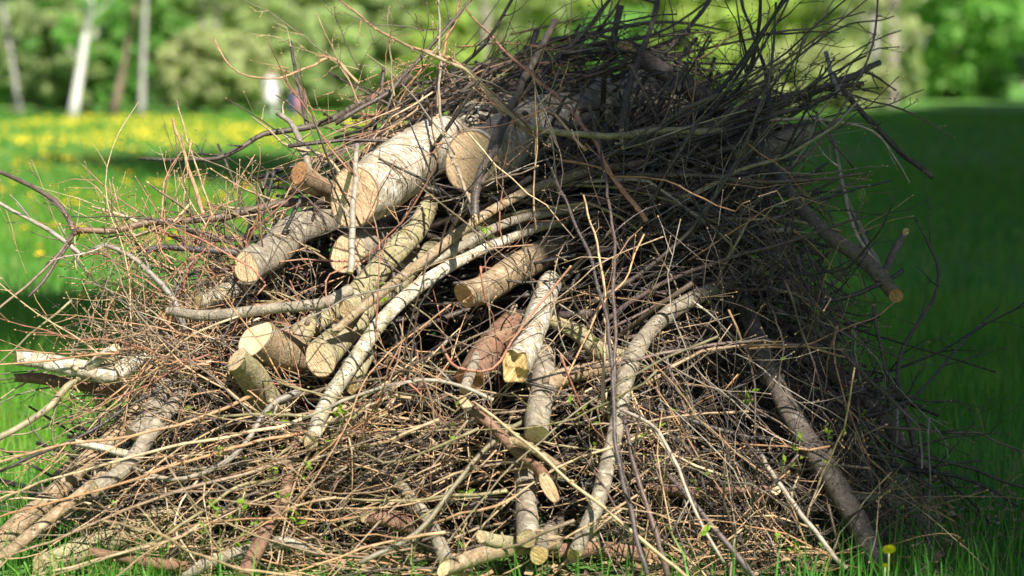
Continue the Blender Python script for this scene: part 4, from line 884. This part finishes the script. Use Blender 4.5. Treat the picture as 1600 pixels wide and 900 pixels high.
H(T_, 'slender budded twig hanging beyond the projecting tips over the shaded field', [(1310, 145, 0), (1370, 160, 0), (1420, 175, 0), (1455, 195, 0), (1490, 213, 0)], [2.2, 1.1], 'brown', 3, side_len=.04)
H(T_, 'long straight dark twig rising level beyond the projecting tips', [(1240, 200, .05), (1310, 178, .02), (1380, 165, 0), (1442, 142, 0)], [2, 1.1], 'dark', 2, side_len=.05)
H(B_, 'thin grey bow of a twig bending down over the shaded field', [(1180, 188, 0), (1260, 185, -.03), (1320, 190, -.05), (1370, 212, -.05), (1400, 245, -.05), (1420, 288, -.05)], [3, 1.2], 'pale', 3, side_len=.07)
H(B_, 'dark vertical stem dropping from the crest through the projecting boughs', [(1170, 280, -.08), (1195, 220, -.08), (1202, 160, -.08), (1195, 110, -.06), (1175, 50, -.05), (1155, -10, -.05)], [4, 2.6], 'dark', 3, side_len=.1)
H(B_, 'pair-like grey stem hanging beside the jutting limb, the upper of two', [(1375, 420, .05), (1345, 355, .04), (1320, 300, .04), (1306, 235, .05), (1290, 190, .08)], [4.2, 3], 'grey', 1, side_len=.1)
H(B_, 'paler stem of the two hanging close together by the jutting limb', [(1372, 415, .02), (1340, 372, .02), (1322, 320, .02), (1312, 265, .03), (1305, 225, .05)], [3.4, 2.4], 'pale', 1, side_len=.1)
H(B_, 'dark stick crossing below the jutting grey limb', [(1270, 474, -.08), (1330, 462, -.09), (1380, 442, -.1), (1412, 422, -.12)], [4, 3.5], 'dark', 1, side_len=.05)
H(T_, 'sunlit orange twig with buds under the jutting grey limb', [(1170, 545, -.12), (1250, 540, -.14), (1310, 515, -.15), (1365, 495, -.16), (1398, 472, -.16)], [2.2, 1.2], 'orange', 2, side_len=.05)
H(B_, 'first of the two level reddish stems crossing the shaded tangle', [(860, 590, -.05), (950, 572, -.1), (1060, 548, -.12), (1160, 532, -.12), (1285, 540, -.12)], [3.6, 2], 'purple', 2, side_len=.12)
H(B_, 'lower tan one of the level stems crossing the shaded tangle', [(1010, 600, -.02), (1090, 552, -.06), (1180, 540, -.1), (1260, 542, -.12), (1320, 560, -.12)], [3.4, 1.8], 'tan', 3, side_len=.1)
H(B_, 'tall purplish stem standing before the middle of the heap', [(1012, 900, -.3), (985, 800, -.3), (962, 700, -.28), (958, 600, -.28), (948, 500, -.28), (920, 400, -.26), (880, 310, -.24), (850, 240, -.2)], [4.2, 2.2], 'purple', 4, side_len=.14)
H(B_, 'second tall stem, nearly vertical, crossing the tall purplish stem', [(960, 640, -.26), (962, 560, -.28), (960, 470, -.29), (958, 380, -.28), (948, 290, -.26), (930, 200, -.22), (905, 130, -.18)], [3.6, 1.9], 'purple', 4, side_len=.13)
H(B_, 'tan upright stem close before the curving branch', [(942, 640, -.2), (945, 570, -.22), (948, 490, -.24), (940, 420, -.24), (925, 360, -.24), (912, 305, -.24)], [3, 1.6], 'tan', 4, side_len=.12, sidecol='orange')
H(T_, 'olive twig crossing the uprights towards a budded tip', [(870, 620, -.16), (940, 480, -.24), (980, 430, -.26), (1005, 368, -.27)], [2, 2], 'orange', 2, side_len=.08)
H(B_, 'long straight tan stem slanting down to the bottom past the curving branch', [(740, 628, -.24), (820, 690, -.26), (900, 757, -.26), (985, 830, -.26), (1075, 905, -.26)], [2.2, 3.2], 'tan', 2, side_len=.14)
H(B_, 'grey bowed stem curving down over the torn log end', [(770, 625, -.22), (700, 598, -.22), (620, 600, -.22), (540, 625, -.22), (470, 655, -.2)], [3.4, 2.4], 'grey', 3, side_len=.12)
H(B_, 'purplish arching stem at the bottom beside the curving branch foot', [(1045, 905, -.16), (1020, 820, -.18), (990, 730, -.18), (975, 650, -.16)], [5, 3], 'purple', 2, side_len=.14)
H(B_, 'thin grey stem arching above the curving branch towards the grass', [(970, 640, -.12), (1020, 665, -.16), (1055, 720, -.18), (1085, 800, -.18), (1130, 880, -.18)], [3, 2.6], 'grey', 2, side_len=.12)
H(B_, 'speckled pale stick lying diagonally on the shaded lower slope', [(1322, 888, -.16), (1285, 845, -.15), (1245, 795, -.14), (1205, 735, -.12), (1190, 712, -.1)], [4, 4], 'grey', 1, side_len=.1, k=8)
H(B_, 'brown stem lying from the shaded lower slope to the bottom edge', [(1180, 905, -.14), (1120, 830, -.12), (1070, 770, -.1), (1020, 715, -.04)], [4.5, 4], 'purple', 3, side_len=.12)
H(T_, 'long sunlit yellow grass-like twig arching out over the dark grass', [(1330, 768, -.12), (1390, 772, -.16), (1450, 808, -.2), (1500, 850, -.22), (1545, 890, -.24)], [1.8, .9], 'tan', 0, buds=False)
H(T_, 'thin tan twig hooking out level over the dark grass', [(1370, 858, -.12), (1430, 840, -.14), (1480, 832, -.15), (1500, 838, -.15), (1490, 848, -.15)], [1.6, .9], 'orange', 1, side_len=.03)
H(B_, 'dark bowed branch reaching out over the shaded grass', [(1180, 560, .1), (1280, 600, .05), (1350, 660, 0), (1420, 705, -.04), (1510, 730, -.06), (1620, 770, -.08)], [4.5, 2.2], 'dark', 6, side_len=.2)
H(B_, 'dark thin branch rising out of the shaded side towards the far grass', [(1300, 660, .05), (1390, 640, 0), (1450, 600, 0), (1500, 540, 0), (1560, 480, 0)], [3.6, 1.5], 'dark', 6, side_len=.18)
H(B_, 'leaning dark stem forking beyond the jutting limb', [(1440, 760, .05), (1415, 640, .04), (1405, 560, .03), (1465, 450, 0), (1450, 380, -.02), (1430, 340, -.04)], [4.5, 1.6], 'dark', 5, side_len=.2)
H(B_, 'dark twisted branch sagging into the grass at the shaded foot', [(1250, 600, .1), (1330, 690, .06), (1400, 730, .02), (1500, 745, 0), (1590, 790, 0)], [5, 2], 'dark', 6, side_len=.2)
H(B_, 'red-brown bowed stem over the reddish log end', [(690, 540, -.2), (715, 575, -.2), (770, 575, -.2), (800, 530, -.2), (840, 480, -.2), (890, 420, -.16)], [2.6, 2], 'red', 1, side_len=.08)
H(B_, 'pale stick standing in front of the broad whitish birch log face', [(547, 425, -.26), (549, 365, -.27), (553, 300, -.28), (558, 225, -.26)], [5.5, 4], 'grey', 1, side_len=.05, k=8)
H(T_, 'dark twig crossing the broad face of the whitish birch log', [(517, 292, -.22), (525, 320, -.24), (533, 350, -.24)], [1.6, 1.4], 'dark', 0)
H(T_, 'thin red twig looping across the whitish birch log face', [(480, 272, -.2), (520, 290, -.22), (560, 318, -.24), (572, 345, -.24), (590, 300, -.24), (620, 250, -.18)], [1.5, 1], 'red', 1, side_len=.04)
H(T_, 'bright red curved twig before the mossy branch', [(545, 415, -.2), (515, 430, -.21), (510, 460, -.21), (518, 490, -.2)], [1.8, 1.3], 'red', 0)
H(B_, 'grey branch curving down above the twig mat', [(470, 610, -.1), (420, 635, -.12), (380, 700, -.12), (330, 735, -.12), (270, 748, -.12), (205, 730, -.1)], [5, 3], 'grey', 4, side_len=.12)
H(T_, 'white dead twig curving down through the twig mat', [(310, 750, -.14), (282, 790, -.15), (275, 830, -.15), (310, 888, -.15)], [2.2, 1.8], 'pale', 1, side_len=.05)
H(B_, 'olive stem crossing low to the bottom edge near the white oblique cut', [(830, 650, -.08), (770, 690, -.12), (700, 770, -.14), (655, 830, -.14), (560, 880, -.16)], [3.6, 4], 'olive', 4, side_len=.12)
H(B_, 'dark stick leaning at the grassy corner above the long limb', [(330, 620, 0), (270, 600, -.04), (110, 690, -.12), (0, 735, -.16)], [3, 2.4], 'dark', 3, side_len=.1)
H(B_, 'olive branch slanting down out of the frame over the grass', [(180, 560, 0), (110, 600, -.06), (60, 650, -.1), (-20, 690, -.14)], [6, 5], 'olive', 3, side_len=.12)
for i, (y0, y1, c) in enumerate([(655, 745, 'tan'), (690, 790, 'orange'), (735, 850, 'tan'), (770, 900, 'olive'), (640, 700, 'orange'), (820, 890, 'tan')]):
    H(B_, ['upper tan shoot', 'orange shoot', 'middle tan shoot', 'olive-tan shoot', 'topmost orange shoot', 'lowest tan shoot'][i] + ' of the sheaf sweeping down towards the grassy corner',
      [(540 - 37 * i, y0 - 20, -.05), (420 - 20 * i, y0 + 5 + U(-12, 12), -.12), (250, (y0 + y1) / 2 + U(-16, 16), -.17), (80, y1 + U(-10, 10), -.2), (-40, y1 + 35 + U(-20, 20), -.2)], [U(2.4, 3.4), U(1.3, 2)], c, 6, side_len=.16)

# ------------------------------------------------------------------ populations
def in_poly(x, y, poly):
    c = False; j = len(poly) - 1
    for i in range(len(poly)):
        if (poly[i][1] > y) != (poly[j][1] > y) and x < (poly[j][0] - poly[i][0]) * (y - poly[i][1]) / (poly[j][1] - poly[i][1]) + poly[i][0]: c = not c
        j = i
    return c
def sample(poly):
    xs_ = [p[0] for p in poly]; ys_ = [p[1] for p in poly]
    while True:
        x, y = U(min(xs_), max(xs_)), U(min(ys_), max(ys_))
        if in_poly(x, y, poly): return x, y
CORE = [(60, 905), (90, 820), (180, 740), (220, 640), (240, 560), (300, 460), (370, 400), (480, 330), (550, 255), (640, 190), (740, 140), (850, 118), (980, 125), (1080, 165), (1170, 200), (1190, 250), (1215, 340), (1240, 430), (1280, 540), (1315, 640), (1340, 740), (1320, 905)]
R_TOP = [(540, 235), (600, 175), (720, 110), (830, 70), (950, 50), (1080, 95), (1220, 140), (1260, 165), (1180, 210), (1000, 200), (860, 170), (740, 160), (640, 200)]
R_MID = [(860, 210), (1000, 200), (1230, 180), (1260, 300), (1270, 440), (1100, 430), (960, 400), (900, 330), (840, 300)]
R_RLOW = [(1000, 400), (1260, 380), (1360, 500), (1420, 640), (1440, 800), (1300, 860), (1150, 820), (1000, 650)]
R_FAN = [(200, 380), (330, 330), (450, 300), (500, 400), (480, 520), (440, 620), (300, 660), (180, 620), (130, 500)]
R_BOT = [(180, 640), (420, 600), (640, 600), (900, 640), (930, 880), (500, 900), (200, 900), (80, 860)]
R_BR = [(930, 640), (1150, 640), (1330, 760), (1340, 890), (950, 900)]
R_CEN = [(480, 450), (640, 420), (880, 480), (1000, 560), (980, 640), (700, 640), (500, 620)]
BW = Mesh()
HOLES = [(800, 790, 110, 55), (690, 545, 85, 45), (950, 515, 60, 50), (900, 700, 50, 50), (640, 700, 60, 35), (500, 415, 60, 40), (560, 850, 70, 30), (900, 400, 60, 40), (830, 330, 60, 25), (320, 610, 45, 30), (1180, 700, 60, 60), (1110, 590, 50, 50), (330, 735, 50, 30), (1040, 800, 45, 40), (1020, 420, 45, 40)]
def in_hole(pts):
    for p in pts:
        x, y, _ = proj(Vector(p))
        for hx, hy, a_, b_ in HOLES:
            if ((x - hx) / a_) ** 2 + ((y - hy) / b_) ** 2 < 1: return True
    return False
OUTER = [(20, 905), (20, 780), (60, 640), (30, 560), (110, 470), (150, 380), (280, 300), (420, 235), (500, 190), (560, 165), (700, 92), (800, 40), (870, 10), (1020, -5), (1130, 30), (1240, 85), (1370, 95), (1390, 140), (1270, 210), (1270, 320), (1330, 440), (1400, 580), (1470, 720), (1480, 905)]
def bulk(poly, n, ang, spread, ln, r, cols, off, dz=(0, .25), wob=.25, droop=0, side=.4, buds=True, check=.35, flip=0):
    for _ in range(n):
        x, y = sample(poly); d = surf(x, y) + U(*off); a = G(ang, spread) + (180 if U(0, 1) < flip else 0)
        L_ = U(*ln); rr = r[0] * .85 + (r[1] * 1.25 - r[0] * .85) * U(0, 1) ** 2.2; dr = img_dir(x, y, d, a, G(0, 1) * dz[1] + dz[0])
        p0 = P(x, y, d) - dr.normalized() * L_ * U(.1, .6)
        if p0.z < .01: p0.z = .01 + U(0, .03)
        if U(0, 1) < .9 and off[0] < .2 and in_hole([P(x, y, d), p0 + dr.normalized() * L_ * .5, p0 + dr.normalized() * L_ * .8]): continue
        stuff_shoot(BW, p0, dr, L_, rr, rnd.choice(cols), wob, droop, side, buds, 0, 4, check if off[0] < .25 else None, None if U(0, 1) < .05 else OUTER)
# the thick inside of the heap: sticks lying at every depth
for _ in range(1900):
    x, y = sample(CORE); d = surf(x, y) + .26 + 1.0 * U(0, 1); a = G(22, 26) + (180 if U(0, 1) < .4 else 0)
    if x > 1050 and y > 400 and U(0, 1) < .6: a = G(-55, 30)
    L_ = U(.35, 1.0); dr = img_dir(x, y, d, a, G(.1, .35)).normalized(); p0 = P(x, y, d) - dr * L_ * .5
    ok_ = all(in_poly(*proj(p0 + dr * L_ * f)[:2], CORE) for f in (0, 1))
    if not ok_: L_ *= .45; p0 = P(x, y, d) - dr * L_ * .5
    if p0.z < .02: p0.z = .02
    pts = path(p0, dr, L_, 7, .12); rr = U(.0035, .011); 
    BW.tube(pts, rr * np.linspace(1, .6, 7), 5, pick(rnd.choice(['dark', 'dark', 'brown', 'purple'])) * .5)  # bark colour cut down so the gaps inside read as deep shade
bulk(CORE, 620, 20, 40, (.3, .8), (0.0017, 0.0042), ['dark', 'dark', 'brown', 'purple'], (.16, .7), wob=.4, side=.5, check=None, flip=.4)  # dark colours here also paint in shade between the sticks
bulk(R_TOP, 135, 22, 9, (.45, 1.0), (0.0022, 0.0062), ['dark', 'dark', 'dark', 'brown', 'purple'], (0, .5), wob=.2, side=.35, check=.3, flip=.15)
bulk(R_TOP, 181, 35, 28, (.3, .75), (0.0014, 0.0028), ['dark', 'dark', 'purple', 'brown', 'orange'], (-.05, .5), wob=.4, side=.5, check=.3, flip=.1)
bulk([(900, 40), (1150, 40), (1300, 120), (1200, 200), (1000, 200)], 49, 70, 35, (.2, .5), (0.0016, 0.0031), ['dark', 'dark', 'purple'], (-.05, .4), wob=.45, side=.6)
bulk(R_MID, 209, 14, 10, (.5, 1.1), (0.0026, 0.0070), ['dark', 'brown', 'dark', 'grey', 'purple', 'dark'], (.0, .35), wob=.15, side=.3, check=.3, flip=.5)
bulk(R_MID, 143, 10, 45, (.25, .7), (0.0014, 0.0025), ['dark', 'brown', 'dark', 'grey', 'purple', 'dark'], (-.08, .2), wob=.5, side=.5, check=.4, flip=.3)
bulk(R_RLOW, 289, -50, 38, (.3, .85), (0.0014, 0.0034), ['dark', 'dark', 'brown', 'purple', 'dark', 'grey'], (-.05, .4), wob=.5, droop=.8, side=.55, check=.35, flip=.25)  # mostly dark bark, picked to deepen the shade on this side
bulk(R_RLOW, 56, -10, 20, (.4, .9), (0.0026, 0.0056), ['dark', 'dark', 'brown', 'purple', 'dark', 'grey'], (0, .4), wob=.2, side=.4, check=.3)
bulk([(1280, 420), (1430, 560), (1500, 700), (1480, 860), (1330, 860), (1300, 600)], 60, -25, 45, (.25, .7), (0.0013, 0.0028), ['dark', 'dark', 'brown', 'purple'], (-.1, .45), wob=.5, droop=.5, side=.6, check=None)
bulk(R_FAN, 236, 165, 30, (.2, .6), (0.0014, 0.0027), ['tan', 'orange', 'red', 'tan', 'olive', 'purple'], (-.06, .3), wob=.5, side=.6, check=.25)
bulk(R_FAN, 115, 95, 35, (.15, .42), (0.0013, 0.0022), ['tan', 'orange', 'red', 'tan'], (-.06, .2), wob=.5, side=.6, check=.25)
bulk([(60, 500), (240, 440), (380, 620), (260, 680), (80, 620)], 143, 172, 22, (.2, .6), (0.0014, 0.0025), ['tan', 'orange', 'pale', 'olive'], (-.12, .25), wob=.4, side=.5, check=.3)
bulk(R_BOT, 276, 194, 21, (.35, .95), (0.0016, 0.0038), ['tan', 'tan', 'orange', 'olive', 'brown', 'dark', 'purple', 'tan', 'dark'], (-.10, .25), wob=.25, side=.4, check=.22, flip=.3)
bulk(R_BOT, 168, 190, 50, (.15, .5), (0.0013, 0.0022), ['tan', 'tan', 'orange', 'olive', 'brown', 'dark', 'purple', 'tan', 'dark'], (-.12, .15), wob=.6, side=.6, check=.22)
bulk(R_BR, 119, 150, 28, (.25, .8), (0.0014, 0.0034), ['tan', 'orange', 'brown', 'purple', 'dark', 'brown', 'dark'], (-.08, .3), wob=.35, side=.5, check=.25, flip=.4)
bulk(R_BR, 57, -50, 18, (.3, .8), (0.0017, 0.0042), ['tan', 'orange', 'brown', 'purple', 'dark', 'brown', 'dark'], (-.08, .2), wob=.25, side=.5, check=.25)
bulk(R_CEN, 93, 30, 60, (.2, .6), (0.0013, 0.0025), ['orange', 'red', 'tan', 'olive'], (-.16, .1), wob=.5, side=.5, check=.25)
bulk([(500, 200), (640, 150), (720, 130), (700, 200), (560, 260)], 82, 190, 35, (.2, .55), (0.0014, 0.0025), ['tan', 'orange', 'red', 'purple'], (-.05, .25), wob=.4, side=.6, check=.25)
bulk(R_BOT, 187, 60, 80, (.12, .4), (.0010, .0019), ['tan', 'orange', 'red', 'brown', 'purple'], (-.14, .1), wob=.8, side=.8, check=.25)
bulk(R_BR, 156, 70, 80, (.12, .4), (.0010, .0019), ['tan', 'orange', 'brown', 'purple', 'dark'], (-.10, .1), wob=.8, side=.8, check=.25)
bulk(R_RLOW, 221, 60, 80, (.15, .5), (.0010, .0019), ['dark', 'dark', 'brown', 'purple'], (-.10, .2), wob=.8, side=.8, check=.25)
props(BW.build('brushwood', M_TW), kind='stuff')

# ------------------------------------------------------------------ the twigs that show largest, each one its own thing
def single(kind, poly, n, ang, spread, ln, r, cols, off, dz=.15, wob=.25, droop=0, ns=(1, 4), sl=.14, check=.18, leaves=0, sidecol=None, inside=None):
    k = 0; tries = 0
    while k < n and tries < n * 12:
        tries += 1; x, y = sample(poly); d = surf(x, y) + U(*off); a = G(ang, spread); L_ = U(*ln); rr = U(*r); dr = img_dir(x, y, d, a, G(0, 1) * dz)
        p0 = P(x, y, d) - dr.normalized() * L_ * U(.15, .55)
        if p0.z < .012: p0.z = .015
        pts = path(p0, dr, L_, max(7, int(L_ / .04)), wob, droop)
        if hidden_share(pts[::2]) > check or (U(0, 1) < .75 and in_hole(pts[::3])): continue
        if any(proj(Vector(q))[0] > 1400 and proj(Vector(q))[1] < 560 for q in pts[::2]): continue
        if poly is R_TOP and min(proj(Vector(q))[1] for q in pts[::3]) < 20 and U(0, 1) < .7: continue
        thing_shoot(kind, pts, rr, rr * .45, rnd.choice(cols), rnd.randint(*ns), sl, leaves=leaves if U(0, 1) < .5 else 0, sidecol=sidecol); k += 1
S = single
S('branch', R_TOP, 16, 21, 7, (.5, 1.0), (0.0038, 0.0066), ['dark', 'dark', 'brown', 'purple'], (-.06, .15), ns=(2, 5))
S('twig', R_TOP, 26, 50, 40, (.25, .6), (0.0016, 0.0030), ['dark', 'dark', 'purple', 'orange'], (-.1, .15), wob=.45, ns=(2, 5), sl=.1)
S('branch', R_MID, 30, 13, 9, (.5, 1.1), (0.0036, 0.0070), ['grey', 'brown', 'dark', 'olive', 'dark', 'purple'], (-.06, .08), wob=.15, ns=(1, 4))
S('twig', R_MID, 22, 20, 60, (.3, .7), (0.0016, 0.0030), ['purple', 'orange', 'brown', 'grey'], (-.16, 0), wob=.45)
S('twig', R_RLOW, 40, -40, 45, (.3, .8), (0.0014, 0.0030), ['brown', 'purple', 'grey', 'orange', 'dark'], (-.14, .02), wob=.5, droop=.6, ns=(2, 6), leaves=2)
S('branch', R_RLOW, 14, -20, 35, (.4, .9), (0.0036, 0.0063), ['dark', 'brown', 'purple'], (-.08, .1), ns=(2, 5))
S('twig', R_FAN, 34, 168, 32, (.3, .65), (0.0016, 0.0030), ['tan', 'orange', 'red', 'tan', 'purple'], (-.16, .05), wob=.4, ns=(2, 5), sl=.12, check=.12)
S('twig', [(90, 330), (330, 300), (420, 300), (300, 420), (100, 440)], 16, 100, 28, (.15, .4), (0.0014, 0.0025), ['tan', 'orange', 'red', 'olive'], (-.1, .05), wob=.35, ns=(1, 4), sl=.08)
S('twig', R_BOT, 44, 194, 16, (.4, .9), (0.0017, 0.0037), ['tan', 'orange', 'olive', 'tan', 'brown'], (-.2, -.02), wob=.3, ns=(2, 5), leaves=3, check=.12)
S('twig', R_BR, 26, 140, 60, (.3, .7), (0.0016, 0.0032), ['tan', 'orange', 'purple', 'grey'], (-.16, 0), wob=.35, ns=(1, 4), leaves=3, check=.12)
S('twig', R_CEN, 24, 30, 70, (.25, .6), (0.0014, 0.0030), ['orange', 'red', 'tan', 'olive'], (-.24, -.06), wob=.4, ns=(1, 4), check=.14, leaves=1)
S('twig', [(480, 80), (620, 70), (700, 130), (560, 200)], 10, 140, 45, (.2, .5), (0.0013, 0.0025), ['tan', 'orange', 'purple', 'red'], (-.1, .1), wob=.45, ns=(2, 5), sl=.1)
S('twig', [(0, 560), (120, 600), (100, 760), (-10, 800)], 14, 195, 20, (.4, .8), (0.0017, 0.0030), ['tan', 'olive', 'brown', 'orange'], (-.15, .05), wob=.3)
# thin twigs fallen across the logs
S('twig', [(360, 230), (560, 190), (900, 170), (960, 420), (700, 620), (380, 560)], 42, 120, 60, (.25, .6), (.0012, .0026), ['purple', 'red', 'brown', 'grey', 'orange', 'tan', 'dark'], (-.34, -.2), wob=.4, ns=(1, 4), sl=.1, check=1.0)
# leaf-bearing sprigs low on the sunny slope
for i, (x, y) in enumerate([(372, 792), (405, 802), (440, 770), (470, 800), (312, 828), (385, 826), (430, 735), (345, 700), (540, 640), (330, 780), (480, 730), (1225, 722), (1290, 665), (1250, 690), (895, 632), (1165, 610), (590, 445), (762, 360)]):
    d = surf(x, y) - .17; p0 = P(x + U(-8, 8), y + U(25, 45), d + .05); pts = spline([tuple(p0), tuple((p0 + P(x, y, d)) / 2 + Vector((U(-.01, .01), 0, 0))), tuple(P(x, y, d))], 8)
    o = thing_shoot('leafy_sprig', pts, .0014, .001, 'olive', 2, .04, label=None, group='sprigs with young leaves', buds=False)
    for q in range(rnd.randint(4, 7)): add_leaf(pts[rnd.randint(3, 7)] + np.array([U(-.012, .012), U(-.012, .012), U(-.008, .01)]), o, U(.008, .015))
    o['category'] = 'sprig'; o['label'] = auto_label('leafy sprig', 'olive', pts, .001, 2)
# dead leaves, bark crumbs and sawdust under and round the heap
n_ = 4200; LV = np.zeros((n_, 4, 3)); LT = np.zeros((n_, 4, 3))
for i in range(n_):
    a = U(0, 6.28); q = U(0, 1) ** .5; x, y = .12 + cos(a) * 1.25 * q, 6.1 + sin(a) * .95 * q; s_ = U(.005, .024) if U(0, 1) < .6 else U(.002, .006); t_ = U(0, 6.28)
    u = Vector((cos(t_), sin(t_), U(-.4, .4))); v_ = Vector((-sin(t_), cos(t_), U(-.4, .4))); p = Vector((x, y, .018 + U(0, .035)))
    for k_, (f, g) in enumerate(((1, 0), (0, .6), (-1, 0), (0, -.6))): LV[i, k_] = p + u * f * s_ + v_ * g * s_ + Vector((0, 0, abs(f) * s_ * U(0, .5)))
    LT[i] = np.array(rnd.choice([(.16, .10, .055), (.24, .15, .08), (.10, .07, .05), (.33, .22, .12), (.42, .31, .18)])) * U(.7, 1.2)
props(link_mesh('leaf_litter', LV.reshape(-1, 3), np.arange(n_ * 4).reshape(n_, 4), M_TW, None, tint=LT.reshape(-1, 3), smooth=False), kind='stuff')
print('THINGS', N_THINGS, 'brushwood verts', BW.n)
